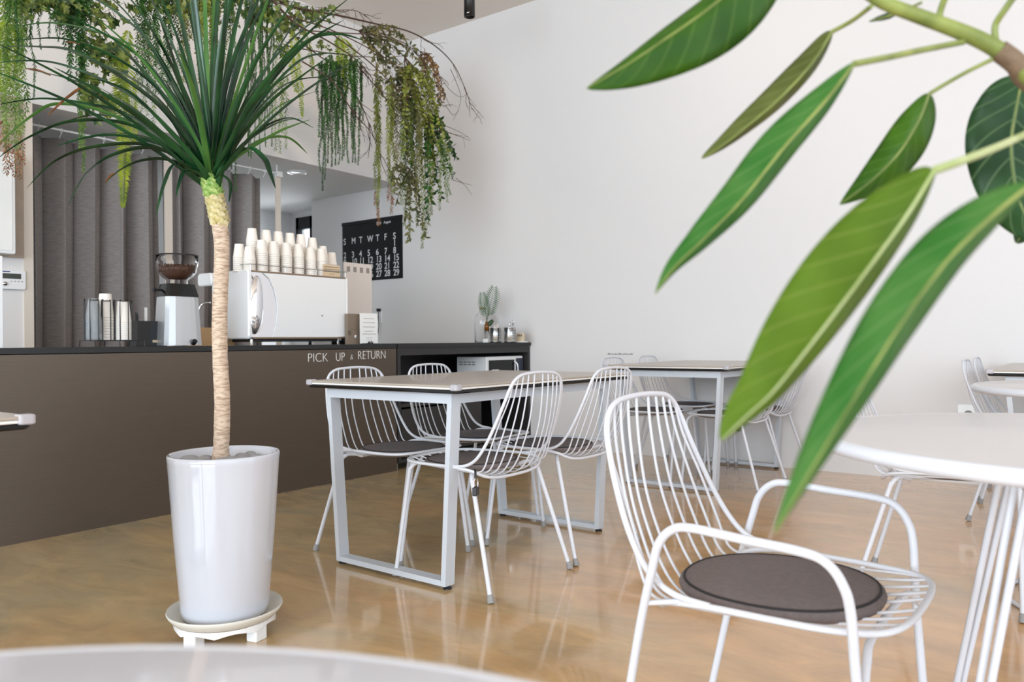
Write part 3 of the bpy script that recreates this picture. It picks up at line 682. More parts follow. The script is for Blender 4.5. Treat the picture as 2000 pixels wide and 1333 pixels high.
m = MB(); m.box(ex0-.16, ex0-.002, ey0+.035, ey1-.025, ez1, ez1+.0015); loc_(m).build('cup_tray', STEEL, t)
# note card on top
a = at(632, 516, 0, -4.2); b = at(665, 536, 0, -4.2)
t = tag(empty('note_card', (-4.204, (a.y+b.y)/2, ez1+.006)), 'small kraft note card leaning by the cups at the machine right end', 'card')
w_ = (b.y-a.y)/2; h = a.z-ez1-.006
m = MB(); m.box(-.004, -.001, -w_, w_, 0, h); m.build('card', mat('kraft_card', srgb(214, 190, 158), .7), t)
INK = mat('dark_ink', srgb(70, 62, 56), .7)
def scribble(parent, x, y0, y1, z, rnd, th=.0022, ink=INK, n=8):
    m = MB(); y = y0
    while y < y1:
        l = rnd.uniform(.003, .010); m.box(x, x+.0006, y, min(y+l, y1), z-th, z+th); y += l+rnd.uniform(.002, .005)
    m.build('print', ink, parent)
rnd = random.Random(4)
for k in range(3): scribble(t, -.001, -w_+.008, w_-.008, h*.80-k*h*.2, rnd)
scribble(t, -.001, -.02, .025, h*.2, rnd, .0012)

# tall beige board
x = -4.5; a = at(672, 512, 0, x); b = at(727, 670, 0, x)
t = tag(empty('display_board', (x, (a.y+b.y)/2, ZT)), 'tall beige board with four grey squares, right of the espresso machine', 'board')
w_ = (b.y-a.y)/2; h = a.z-ZT
m = MB(); m.box(-.012, 0, -w_, w_, 0, h); m.build('board', BOARD, t)
gs = mat('grey_stamp', srgb(150, 142, 136), .7)
for k in range(4):
    yy = -w_*.70+k*w_*.47; m = MB(); m.box(0, .001, yy-.016, yy+.016, h-.07, h-.03); m.build('stamp', gs, t)
# brown card, menu card with stand
x = -4.12
a = at(680, 613, 0, x-.04); b = at(704, 670, 0, x-.04)
t = tag(empty('brown_card', (x-.04, (a.y+b.y)/2, ZT)), 'brown card with a pale dot, beside the white menu card', 'card'); w_ = (b.y-a.y)/2+.004; h = a.z-ZT
m = MB(); m.box(-.03, 0, -w_, w_, 0.0, h); m.build('card', mat('brown_card', srgb(134, 118, 102), .7), t)
m = MB(); m.lathe([(0, 0), (.011, 0), (.011, .001), (0, .001)], 20, M=Matrix.Translation((0.0002, .012, .055)) @ Matrix.Rotation(PI/2, 4, 'Y')); m.build('dot', WHITE, t)
m = MB(); m.box(0, .001, -w_, w_, h*.49, h*.50); m.box(0, .001, -w_, -w_+.03, h*.3, h*.45); m.box(0, .001, w_-.02, w_, h*.3, h*.45); m.build('print', mat('dark_brown_print', srgb(104, 90, 78), .7), t)
a = at(703, 612, 0, x); b = at(738, 668, 0, x)
t = tag(empty('menu_card', (x, (a.y+b.y)/2, ZT)), 'white menu card on a small black stand at the counter end', 'card'); w_ = (b.y-a.y)/2; h = a.z-ZT
m = MB(); m.box(-.003, 0, -w_, w_, .006, h); m.build('card', WHITE, t)
for k, (zz, l) in enumerate(((.83, .055), (.70, .06), (.56, .06), (.42, .045), (.33, .07), (.21, .035), (.14, .025))): scribble(t, .0003, -l*.9, l*.9, h*zz, rnd, .0016 if k < 5 else .001)
m = MB()
for s_ in (-1, 1): m.tube(cr([(-.05, s_*.022, .004), (.006, s_*.02, .004), (.02, s_*.016, .008), (.01, s_*.012, .018), (.004, s_*.008, .008)], 5), .0035, 8)
m.tube([(-.05, -.022, .004), (-.05, .022, .004)], .0035, 8)
m.build('stand', BLACK, t)
# dark tray and cups at the counter end
m = MB(); m.bbox(-4.50, -4.28, 3.80, 3.898, ZT, ZT+.03, .01)
tag(m.build('serving_tray', BLACK), 'low black tray at the right end of the counter', 'tray')
m = MB(); m.lathe([(.022, 0), (.03, .10), (.028, .10), (.02, .003), (0, .003)], 20, (-4.40, 3.84, ZT+.03))
tag(m.build('black_cup', BLACK), 'small black cup standing on the tray behind the menu card', 'cup')

# knock box of plywood
x = -4.45; a = at(388, 640, 0, x); b = at(458, 640, 0, x)
t = tag(empty('wooden_box', (x, (a.y+b.y)/2, ZT)), 'light wooden box on the counter behind the palm trunk', 'box'); w_ = (b.y-a.y)/2; h = a.z-ZT
m = MB(); m.box(-.14, 0, -w_, w_, 0, .008)
m.box(-.012, 0, -w_, w_, .008, h); m.box(-.14, -.128, -w_, w_, .008, h); m.box(-.128, -.012, -w_, -w_+.012, .008, h); m.box(-.128, -.012, w_-.012, w_, .008, h); m.build('box_walls', WOODM, t)
# coffee grinder
x = -4.25; yg = at(347, 640, 0, x).y
t = tag(empty('coffee_grinder', (x, yg, ZT)), 'silver coffee grinder with a clear bean hopper on the counter', 'coffee grinder')
gw = (at(385, 650, 0, x).y-at(311, 650, 0, x).y)/2
def frust(mb, r0, r1, z0, z1, d=.8, r=.3):
    n = 24; vs = []
    for rr, z in ((r0, z0), (r1, z1)):
        for k in range(n):
            a = 2*PI*k/n; c, s_ = math.cos(a), math.sin(a); e = 5; q = (abs(c)**e+abs(s_)**e)**(-1/e); vs.append(Vector((rr*d*q*c, rr*q*s_, z)))
    mb.add(vs, [(k, (k+1) % n, n+(k+1) % n, n+k) for k in range(n)]+[tuple(range(n))[::-1], tuple(n+k for k in range(n))], False)
zb = at(347, 581, 0, x+.0).z-ZT; zcol = at(347, 556, 0, x).z-ZT; zh0 = at(347, 548, 0, x).z-ZT; zh1 = at(347, 499, 0, x).z-ZT
GS = mat('brushed_grinder_body', srgb(196, 198, 200), .3, .7)
m = MB(); frust(m, gw*1.0, gw*.86, .004, zb); m.build('body', GS, t)
m = MB(); frust(m, gw*.90, gw*.72, zb, zcol); m.build('collar', BLKG, t)
m = MB(); m.tube([(0, -gw*.8, (zb+zcol)/2), (0, -gw*1.1, (zb+zcol)/2)], .006); m.tube([(0, -gw*1.1, (zb+zcol)/2), (0, -gw*1.25, (zb+zcol)/2)], .012, 10); m.build('knob', BLACK, t)
m = MB(); m.tube([(gw*.8, gw*.35, .015), (gw*.8+.02, gw*.35, .03)], .014, 12); m.build('portafilter_rest', BLACK, t)
rh = gw*.98
m = MB(); m.lathe([(rh*.5, zcol-.004), (rh*.52, zh0), (rh*.74, zh0+.018), (rh*.92, zh0+.05), (rh, zh0+.095), (rh, zh1-.006), (rh*.97, zh1-.006), (rh*.96, zh0+.095), (rh*.88, zh0+.052), (rh*.70, zh0+.022), (rh*.47, zh0+.004), (rh*.45, zcol-.004)], 40); m.build('hopper', PLAS, t)
m = MB(); m.lathe([(rh*1.02, zh1-.008), (rh*1.03, zh1), (rh*.3, zh1+.006), (0, zh1+.006)], 40); m.build('hopper_lid', BLACK, t)
m = MB(); rb = random.Random(5)
m.lathe([(0, zh0+.006), (rh*.44, zh0+.008), (rh*.66, zh0+.026), (rh*.82, zh0+.054), (rh*.84, zh0+.072), (rh*.5, zh0+.088), (0, zh0+.080)], 24)
for k in range(260):
    a = rb.uniform(0, 2*PI); r_ = rh*.86*math.sqrt(rb.random()); z = zh0+.082+.006*math.sin(3*a)+rb.uniform(-.004, .004)
    if k > 130: r_ = rh*.83; z = zh0+rb.uniform(.045, .08)
    M_ = Matrix.Translation((r_*math.cos(a), r_*math.sin(a), z)) @ Matrix.Rotation(rb.uniform(0, PI), 4, 'X') @ Matrix.Rotation(rb.uniform(0, PI), 4, 'Z')
    m.lathe([(0, -.006), (.0035, -.003), (.0042, 0), (.0035, .003), (0, .006)], 6, M=M_)
o = m.build('coffee_beans', mat('roasted_beans', srgb(84, 56, 42), .5, noise=(120, .5)), t); o['kind'] = 'stuff'
# napkin box
x = -4.27; a = at(268, 627, 0, x); b = at(326, 627, 0, x)
t = tag(empty('napkin_box', (x, (a.y+b.y)/2, ZT)), 'black acrylic box with a paper slot, beside the grinder', 'box'); w_ = (b.y-a.y)/2; h = a.z-ZT
m = MB(); m.box(-.10, 0, -w_, w_, 0, .006); m.box(-.005, 0, -w_, w_, .006, h); m.box(-.10, -.095, -w_, w_, .006, h); m.box(-.095, -.005, -w_, -w_+.005, .006, h); m.box(-.095, -.005, w_-.005, w_, .006, h); m.box(-.095, -.005, -.004, .002, .006, h); m.build('box_walls', BLKG, t)
m = MB(); m.bbox(0, .0015, .0, .052, .022, .036, .004, axis=0); m.build('paper_slot', mat('kraft_slip', srgb(206, 186, 158), .7), t)
p = at(285, 601, 0, x-.05)
m = MB(); m.box(x-.052, x-.050, p.y-.008, p.y+.008, ZT+.007, p.z); tag(m.build('paper_straw_packet', WHITE), 'white paper packet sticking up from the black box', 'packet')
for k, (px, py) in enumerate(((262, 610), (268, 612), (273, 616))):
    p = at(px, py, 0, x-.03); q = at(px-4, 660, 0, x-.03)
    m = MB(); m.tube([(q.x-.02*k, q.y+.02, ZT+.008), (p.x-.02*k, p.y+.01, p.z)], .003, 6)
    tag(m.build('black_stirrer', BLACK), 'black stirrer standing between the cup rack and the black box', 'stirrer', 'black stirrers by the cup rack')
# cup rack with three stacks
x = -4.20; t = tag(empty('cup_rack', (x-.06, 2.075, ZT)), 'black wire rack holding three stacks of takeaway cups', 'rack')
m = MB(); zs_ = .035; stk = [(189, .0), (219, -.035), (247, .0)]
ysx = [(at(px, 660, 0, x).y-2.075, dx+.06) for px, dx in stk]
m.box(-.05, .11, -.135, .14, zs_-.004, zs_)
for yy in (-.13, 0, .135):
    m.tube([(.11, yy, zs_), (.115, yy, .002)], .003, 6); m.tube([(-.05, yy, zs_), (-.055, yy, .002)], .003, 6)
m.build('base', BLACK, t)
for i, (yy, dx) in enumerate(ysx):
    for j in range(4):
        a = PI/4+j*PI/2; c = Vector((dx-.04 if False else dx-.035, yy, 0)); m = MB()
        r_ = .046; p0 = c+Vector((r_*math.cos(a), r_*math.sin(a), zs_)); p1 = c+Vector((r_*math.cos(a+.9), r_*math.sin(a+.9), zs_)); hh = .21
        m.tube(cr([p0, p0+Vector((0, 0, hh-.01)), p0.lerp(p1, .2)+Vector((0, 0, hh)), p0.lerp(p1, .8)+Vector((0, 0, hh)), p1+Vector((0, 0, hh-.01)), p1], 3), .0025, 6); m.build('wire_hoop', BLACK, t)
CLR = mat('clear_cup_plastic', (.9, .92, .94, 1), .15, trans=.8, ior=1.12)
def bigstack(i, r0, r1, h, n, dz, mt, label):
    yy, dx = ysx[i]; pos = Vector((x-.06+dx-.035, 2.075+yy, ZT+zs_+.001)); me = None
    for k in range(n):
        mm = MB(); mm.lathe([(r0-.002, 0), (r0+.0015, .001), (r0+.0015, .005), (r0, .0065), (r1+.0005, h-.003), (r1, h), (r1-.003, h), (r1-.004, h-.004), (0, h-.004)], 26)
        if me is None: o = mm.build('takeaway_cup', mt); me = o.data
        else: o = bpy.data.objects.new('takeaway_cup', me); C.objects.link(o)
        o.location = pos+Vector((0, 0, k*dz)); tag(o, label, 'cup', label.split(' in ')[1])
bigstack(0, .040, .024, .12, 12, .009, CLR, 'clear plastic cup in the left stack of the rack')
bigstack(1, .042, .029, .13, 9, .015, PAPER, 'tall white paper cup in the middle stack of the rack')
bigstack(2, .042, .030, .115, 10, .0105, PAPER, 'white paper cup in the right stack of the rack')

# ------------------------------------------------------------------ things on the cabinet
ZB = .893
def onc(px, y): p = at(px, 666, 1, y); return Vector((p.x, y, ZB))
p = onc(943, 5.36); 
t = tag(empty('glass_bottle', p), 'wide clear glass bottle with a cork, on the black cabinet', 'bottle')
r_ = .072; hb = .30
m = MB(); m.lathe([(0, .002), (r_, .002), (r_, .20), (r_*.9, .235), (r_*.5, .265), (r_*.38, .28), (r_*.38, hb), (r_*.33, hb), (r_*.33, .28), (r_*.45, .262), (r_*.86, .232), (r_*.96, .20), (r_*.96, .006), (0, .006)], 32); m.build('glass', GLAZ, t)
m = MB(); m.lathe([(r_*.31, hb-.012), (r_*.40, hb+.014), (0, hb+.014)], 20); m.build('cork', mat('cork', srgb(176, 132, 104), .8), t)
p2 = onc(951, 5.22); AMB = mat('amber_glass', srgb(150, 92, 30), .1, trans=.5)
t = tag(empty('diffuser_bottle', p2), 'small amber and clear bottle holding the palm sprig', 'bottle')
m = MB(); m.bbox(-.026, .026, -.026, .026, 0, .032, .006); m.build('stand', WHITE, t)
m = MB(); m.lathe([(0, .033), (.019, .033), (.021, .05), (.021, .10), (.020, .10), (0, .10)], 20); m.build('clear_bottom', PLAS, t)
m = MB(); m.lathe([(.0, .101), (.021, .101), (.021, .15), (.012, .165), (.012, .18), (0, .18)], 20); m.build('amber_top', AMB, t)
# palm sprig: two fronds
t = tag(empty('palm_sprig', p2+Vector((0, 0, .19))), 'small green palm sprig standing behind the steel cups', 'plant')
PALM = leafmat('palm_leaf', srgb(40, 74, 42), srgb(78, 112, 66), 30, .5, .15)
def frond(base, d, side, length, wid, name='frond'):
    m = MB(); d = Vector(d).normalized(); side = Vector(side).normalized(); n = 15
    m.tube([base, base+d*length], [.003, .001], 5)
    for k in range(2, n+1):
        q = base+d*(length*k/n); l = wid*(math.sin(PI*(.25+.62*k/n)))
        for s_ in (-1, 1):
            e = q+(side*s_*.78+d*.62)*l; mid = q.lerp(e, .5); nn = d*.0062
            m.add([q, mid+nn, e, mid-nn], [(0, 1, 2, 3)])
    return m.build(name, PALM, t)
frond(Vector((0, 0, 0)), (.22, .1, 1), (.8, .6, -.2), .28, .10); frond(Vector((0, 0, .0)), (-.16, -.05, 1), (.8, .55, .1), .23, .075); frond(Vector((0, 0, -.05)), (.6, -.1, .35), (.3, .3, -1), .09, .03)
m = MB(); m.tube([Vector((0, 0, -.10)), Vector((0, 0, .02))], .003); m.build('stem', PALM, t)
PERF = mat('perforated_steel', srgb(170, 166, 160), .3, 1, noise=(60, .3))
def steel_cup(px, y, label, hold):
    p = onc(px, y); t = tag(empty('cutlery_cup', p), label, 'cup', 'perforated steel cutlery cups')
    m = MB(); R_ = .048; H_ = .125
    m.lathe([(0, .004), (R_+.002, .004), (R_+.002, .010), (R_, .012), (R_, H_-.004), (R_+.002, H_), (R_-.002, H_), (R_-.003, .008), (0, .008)], 36); m.build('cup', STEEL, t)
    m = MB()
    for i in range(24):
        for j in range(6):
            a = 2*PI*i/24; z = .030+j*.014; m.lathe([(0, 0), (.0032, 0), (.0032, .0006), (0, .0006)], 6, M=Matrix.Rotation(a, 4, 'Z') @ Matrix.Translation((R_+.0001, 0, z)) @ Matrix.Rotation(PI/2, 4, 'Y'))
    m.build('perforations', BLACK, t); m = MB(); m.lathe([(R_+.0025, 0), (R_+.0025, .006), (0, .006)], 30); m.build('base_ring', BLACK, t)
    for k, (dx, dy, hh, kind) in enumerate(hold):
        m = MB(); b = p+Vector((dx*.3, dy*.3, .010)); e = p+Vector((dx, dy, hh))
        if kind == 'packet': m.box(e.x-.008, e.x+.008, e.y-.001, e.y+.001, b.z, e.z); o = m.build('sugar_packet', BOARD); tag(o, 'beige sugar packet in the left steel cup', 'packet', 'packets in the left steel cup')
        else:
            m.tube([b, e], .0025, 6); m.tube([e-(e-b)*.22, e-(e-b)*.1, e], [.003, .008, .003], 8); o = m.build('spoon', STEEL); tag(o, 'steel utensil sticking out of the right steel cup', 'utensil', 'utensils in the right steel cup')
steel_cup(968, 5.24, 'perforated steel cup holding packets, left of its twin', [(-.012, .0, .145, 'packet'), (.012, .01, .16, 'packet'), (.0, -.012, .15, 'packet'), (.022, .004, .14, 'packet')])
steel_cup(996, 5.24, 'perforated steel cup holding upright utensils, right of its twin', [(.0, .0, .17, 's'), (.028, .01, .19, 's'), (.045, -.01, .185, 's'), (.02, .02, .165, 's')])
p = onc(1017, 5.36)
t = tag(empty('wooden_sign', p), 'small square wooden block at the right end of the cabinet', 'sign')
m = MB(); m.bbox(-.036, .036, -.012, .012, 0.008, .078, .004, axis=1); m.build('block', mat('light_wood', srgb(214, 196, 168), .6), t)
m = MB(); m.box(-.045, .05, -.03, .03, 0, .008); m.build('base', WHITE, t)
for k in range(3):
    m = MB(); m.box(-.022+k*.017, -.013+k*.017, -.0128, -.012, .05, .066); m.build('print', INK, t)
# faint lettering on the long wall
m = MB(); rr = random.Random(2); a = at(1187, 691, 1, Y0-.001); b = at(1232, 693, 1, Y0-.001); xx = a.x
while xx < b.x:
    l = rr.uniform(.006, .02); m.box(xx, xx+l, Y0-.0016, Y0, lerp(a.z, b.z, .5)-.006, lerp(a.z, b.z, .5)+rr.uniform(.002, .008)); xx += l+rr.uniform(.003, .01)
tag(m.build('wall_lettering', GREYR), 'tiny grey line of lettering on the long wall above the rear table', 'lettering')

# ------------------------------------------------------------------ potted dracaena on its stand
PX, PY = -2.173, 1.409
t = tag(empty('plant_stand', (PX, PY, 0)), 'low white plant saucer stand on feet under the tall pot', 'plant stand')
m = MB(); m.lathe([(0, .062), (.13, .062), (.150, .066), (.164, .082), (.170, .088), (.171, .083), (.166, .074), (.152, .058), (.13, .052), (0, .052)], 56); m.build('saucer', mat('aged_white_plastic', srgb(222, 218, 208), .5, noise=(12, .06)), t)
for k in range(4):
    a = math.radians(12+90*k); m = MB(); M_ = Matrix.Rotation(a, 4, 'Z')
    m.bbox(.105, .145, -.024, .024, 0, .056, .005, M=M_); m.build('foot', WGLOSS, t)
m = MB()
for k in range(64):
    a = 2*PI*k/64; r0 = .150; z = .034+.010*abs(math.sin(a*4)); a2 = 2*PI*(k+1)/64; z2 = .034+.010*abs(math.sin(a2*4))
    m.add([Vector((r0*math.cos(a), r0*math.sin(a), .056)), Vector((r0*math.cos(a2), r0*math.sin(a2), .056)), Vector((r0*math.cos(a2), r0*math.sin(a2), z2)), Vector((r0*math.cos(a), r0*math.sin(a), z))], [(0, 1, 2, 3)], False)
m.build('scalloped_skirt', WGLOSS, t)
t = tag(empty('potted_dracaena', (PX, PY, .0635)), 'tall dracaena with long arching leaves in a tapered white glazed pot', 'potted plant')
zp = .5
m = MB(); m.lathe([(0, 0), (.118, 0), (.127, .006), (.131, .03), (.149, .25), (.1645, .478), (.1665, zp-.006), (.164, zp), (.158, zp), (.154, zp-.006), (.152, zp-.05), (0, zp-.05)], 64); m.build('pot', POTM, t)
m = MB(); m.lathe([(0, zp-.03), (.153, zp-.036)], 40); m.build('soil', SOIL, t)
rs = random.Random(9)
for k in range(13):
    a = rs.uniform(0, 2*PI); r_ = rs.uniform(.05, .125); s_ = rs.uniform(.022, .036)
    if k == 0: a, r_, s_ = math.radians(-15), .06, .036
    if k == 1: a, r_, s_ = math.radians(35), .10, .036
    if k == 2: a, r_, s_ = math.radians(215), .11, .03
    m = MB(); M_ = Matrix.Translation((r_*math.cos(a), r_*math.sin(a), zp-.022)) @ Matrix.Rotation(rs.uniform(0, 3), 4, 'Z') @ Matrix.Diagonal((s_, s_*.75, s_*.45, 1))
    m.lathe([(0, -1)]+[(math.sin(PI*q/8), -math.cos(PI*q/8)) for q in range(1, 8)]+[(0, 1)], 14, M=M_)
    tag(m.build('pebble', STONE), 'grey pebble lying on the soil of the tall pot', 'pebble', 'pebbles in the dracaena pot')
    bpy.context.scene.collection.objects[-1] if False else None
PEB = [o for o in C.objects if o.name.startswith('pebble')]
for o in PEB: o.location = (PX, PY, .0635)
D0 = 2.43
tr = [dep(px, py, D0) for px, py in ((430, 878), (433, 850), (434, 780), (430, 700), (429, 620), (432, 540), (433, 480), (429, 440), (421, 400), (412, 362), (410, 345))]
def rel(pts, o): return [p-Vector(o.location) for p in pts]
base = rel(tr, t); base[0].z = zp-.04
P = cr(base, 8); n = len(P); rsd = random.Random(3)
rad = []
for i in range(n):
    u = i/(n-1); r_ = .0245-.004*math.sin(u*PI)*.5
    if u < .06: r_ += .004*(1-u/.06)
    if u > .66: r_ = lerp(.0235, .026, (u-.66)/.34)
    rad.append(r_+rsd.uniform(-.0008, .0008))
cut = int(n*.70); cut2 = int(n*.83)
m = MB(); m.tube(P[:cut+1], rad[:cut+1], 20, cap=False); m.build('trunk', BARKM, t)
YSC = leafmat('yellow_leaf_scars', srgb(200, 184, 118), srgb(228, 216, 172), 60, .5, .15); GSC = leafmat('green_leaf_scars', srgb(104, 160, 60), srgb(186, 208, 120), 50, .5, .15)
def scales(lo, hi, mt, name):
    m = MB(); m.tube(P[lo:hi+1], [r*.93 for r in rad[lo:hi+1]], 16, cap=False); k = 0
    L_ = hi-lo; cnt = L_*4
    for j in range(cnt):
        u = lo+j/4; i = min(int(u), n-2); c = P[i].lerp(P[i+1], u-i); a = j*2.399; R_ = rad[i]
        d = Vector((math.cos(a), math.sin(a), 0)); tg = Vector((-math.sin(a), math.cos(a), 0)); up = Vector((0, 0, 1))
        w_ = R_*.62; h_ = .026
        b0 = c+d*R_*.88-tg*w_-up*.006; b1 = c+d*R_*.88+tg*w_-up*.006; e = c+d*(R_*1.42)+up*h_*.55; f0 = c+d*R_*1.18-tg*w_*.75+up*h_*.3; f1 = c+d*R_*1.18+tg*w_*.75+up*h_*.3; g = c+d*R_*.85+up*h_*.5
        m.add([b0, b1, f1, e, f0, g], [(0, 1, 2, 3, 4), (4, 3, 5), (3, 2, 5)])
    m.build(name, mt, t)
scales(cut, cut2, YSC, 'yellow_leaf_scars'); scales(cut2, n-1, GSC, 'green_leaf_scars')
DRAC = leafmat('dracaena_leaf', srgb(14, 46, 28), srgb(32, 82, 42), 9, .25, .15); DRACL = leafmat('dracaena_leaf_light', srgb(60, 112, 50), srgb(96, 144, 70), 5, .35, .3)
BRN = leafmat('dry_leaf_tip', srgb(120, 80, 50), srgb(166, 118, 80), 20, .6, .2)
leafcount = 0
TOPP = dep(411, 352, D0)
def blade(pts, w0, mt, name='leaf', parent=t, fold=.6, roll=0, off=None, tip=None):
    """strap leaf along the points; V section; pts from base to tip"""
    off = off or parent.location
    Q = cr([p-Vector(off) for p in pts], 9); k = len(Q); m = MB(); vs = []
    lat0 = None
    for i in range(k):
        u = i/(k-1); T = (Q[min(i+1, k-1)]-Q[max(i-1, 0)]).normalized()
        lat = T.cross(Vector((0, 0, 1)))
        if lat.length < .15 or lat0 is not None and lat.length < .3: lat = (lat0 or Vector((.8, .6, 0))).copy()
        lat = (lat-T*lat.dot(T)).normalized()
        if lat0 is not None and lat.dot(lat0) < 0: lat = -lat
        lat = (lat*(1-.75)+lat0*.75).normalized() if lat0 is not None else lat
        lat0 = lat; nn = lat.cross(T).normalized()
        ro = roll; l2 = lat*math.cos(ro)+nn*math.sin(ro); n2 = nn*math.cos(ro)-lat*math.sin(ro)
        w_ = w0*(.55+.45*min(1, u/.12)) if u < .12 else w0*(1-((u-.12)/.88)**2.6)+.0006
        vs += [Q[i]-l2*w_+n2*w_*fold, Q[i]-n2*w_*.1, Q[i]+l2*w_+n2*w_*fold]
    fs = []
    for i in range(k-1):
        a = i*3; fs += [(a, a+1, a+4, a+3), (a+1, a+2, a+5, a+4)]
    m.add(vs, fs); o = m.build(name, mt, parent)
    return o
trace = [  # traced leaves: via points and tip (photo pixels), depth offset at the tip
 ([(395, 290), (315, 130), (220, 74), (107, 46)], (10, 56), .25), ([(388, 300), (320, 190), (235, 120), (130, 78)], (22, 80), -.15),
 ([(385, 305), (300, 200), (158, 108), (70, 92)], (-8, 93), .1), ([(385, 312), (290, 215), (200, 158), (95, 122)], (-10, 122), .3),
 ([(390, 330), (320, 265), (240, 205), (150, 160)], (48, 134), -.1), ([(388, 335), (260, 232), (170, 205), (80, 194)], (-12, 206), .2),
 ([(390, 340), (270, 252), (150, 238), (60, 268)], (-15, 318), -.2), ([(392, 335), (230, 232), (120, 205), (60, 230)], (-12, 290), .05),
 ([(392, 345), (300, 288), (190, 288), (110, 315)], (52, 368), -.12), ([(385, 330), (300, 292), (220, 305), (170, 340)], (134, 400), -.3),
 ([(385, 345), (330, 315), (280, 315), (240, 330)], (205, 357), -.15), ([(390, 338), (345, 322), (322, 360)], (305, 420), -.22),
 ([(392, 345), (365, 335), (352, 355)], (344, 384), -.2), ([(430, 345), (444, 352), (449, 370)], (447, 396), -.1),
 ([(432, 340), (470, 305), (540, 262), (575, 246)], (606, 234), .2), ([(435, 330), (500, 262), (560, 232)], (612, 250), -.2),
 ([(430, 320), (470, 225), (555, 118), (620, 50)], (690, -10), -.1), ([(432, 320), (500, 165), (600, 52)], (680, 22), .25),
 ([(435, 325), (510, 190), (600, 85), (660, 68)], (712, 80), .1), ([(436, 325), (500, 215), (580, 125), (640, 105)], (700, 112), .3),
 ([(438, 330), (470, 270), (540, 190)], (640, 112), -.1), ([(436, 335), (475, 285), (540, 212)], (618, 178), .1),
 ([(436, 338), (480, 292), (515, 312), (528, 340)], (538, 368), -.3), ([(440, 335), (478, 282), (545, 240)], (592, 232), .35),
 ([(425, 300), (440, 180), (480, 60)], (560, -120), -.1), ([(428, 290), (455, 160), (500, 40)], (600, -90), .15),
 ([(415, 290), (420, 120), (430, -40)], (450, -260), .1), ([(418, 280), (432, 100), (455, -30)], (500, -200), -.2),
 ([(410, 290), (405, 120), (400, -40)], (390, -280), .1), ([(412, 285), (395, 120), (375, -40)], (330, -230), -.15),
 ([(405, 285), (375, 130), (340, -20)], (280, -190), .1), ([(402, 290), (360, 150), (305, 20)], (230, -120), -.1),
 ([(400, 290), (345, 150), (270, 20)], (200, -60), .25), ([(400, 300), (330, 150), (250, 30)], (160, -50), -.25),
 ([(398, 300), (345, 190), (295, 95)], (240, 0), .1), ([(398, 310), (330, 190), (255, 95)], (170, 20), -.3),
 ([(396, 320), (320, 210), (250, 150)], (130, 95), .4), ([(396, 318), (345, 225), (270, 130)], (195, 50), .35),
 ([(426, 300), (448, 200), (478, 100)], (520, -20), .3), ([(430, 310), (462, 210), (505, 110)], (575, 0), -.3),
 ([(420, 300), (430, 180), (440, 60)], (448, -120), -.3), ([(408, 300), (395, 190), (380, 80)], (350, -60), .3),
 ([(414, 300), (412, 190), (415, 60)], (420, -120), .35), ([(404, 300), (380, 200), (350, 90)], (300, -40), -.35),
 ([(433, 315), (475, 235), (520, 180)], (590, 130), -.35), ([(395, 335), (340, 270), (250, 180)], (160, 150), -.4),
 ([(394, 340), (330, 290), (210, 265)], (110, 285), .3), ([(392, 340), (320, 270), (200, 225)], (90, 250), .45),
 ([(434, 330), (480, 250), (560, 165)], (650, 150), .4), ([(436, 338), (500, 280), (560, 270)], (600, 300), .35),
 ([(434, 328), (490, 205), (570, 105)], (670, 40), -.25), ([(398, 300), (300, 140), (190, 60)], (70, 10), -.2),
 ([(400, 296), (310, 110), (220, 20)], (120, -30), .2), ([(424, 290), (445, 130), (470, 10)], (510, -140), .4)]
rl = random.Random(11)
for k, (via, tip, dd) in enumerate(trace):
    m_ = len(via)+1; jit = rl.uniform(-.02, .02)
    b = TOPP+Vector((rl.uniform(-.014, .014), rl.uniform(-.014, .014), -rl.uniform(0, .05)))
    pts = [b]+[dep(px, py, D0+dd*((i+1)/m_)**1.3) for i, (px, py) in enumerate(via)]+[dep(tip[0], tip[1], D0+dd)]
    o = blade(pts, rl.uniform(.0082, .0112), DRAC if k % 7 else DRACL, 'leaf', t, roll=rl.uniform(-.5, .5))
# random inner leaves pointing up and back
for k in range(16):
    a = rl.uniform(0, 2*PI); el = rl.uniform(.55, 1.35); L_ = rl.uniform(.55, .95); d = Vector((math.cos(a)*math.cos(el), math.sin(a)*math.cos(el), math.sin(el)))
    b = TOPP+Vector((rl.uniform(-.014, .014), rl.uniform(-.014, .014), -rl.uniform(0, .05))); drop = (1.5-el)*rl.uniform(.12, .3)
    pts = [b, b+d*L_*.3, b+d*L_*.62-Vector((0, 0, drop*.35*L_)), b+d*L_*.95-Vector((0, 0, drop*L_))]
    blade(pts, rl.uniform(.008, .0105), DRAC if k % 5 else DRACL, 'leaf', t, roll=rl.uniform(-.5, .5))
for a_, b_ in (((170, 88), (128, 84)), ((98, 148), (50, 134)), ((160, 172), (92, 228)), ((226, 340), (206, 358))):
    pts = [dep(a_[0], a_[1], D0-.02), dep((a_[0]+b_[0])/2, (a_[1]+b_[1])/2-2, D0-.02), dep(b_[0], b_[1], D0-.02)]
    blade(pts, .007, BRN, 'dry_leaf', t)

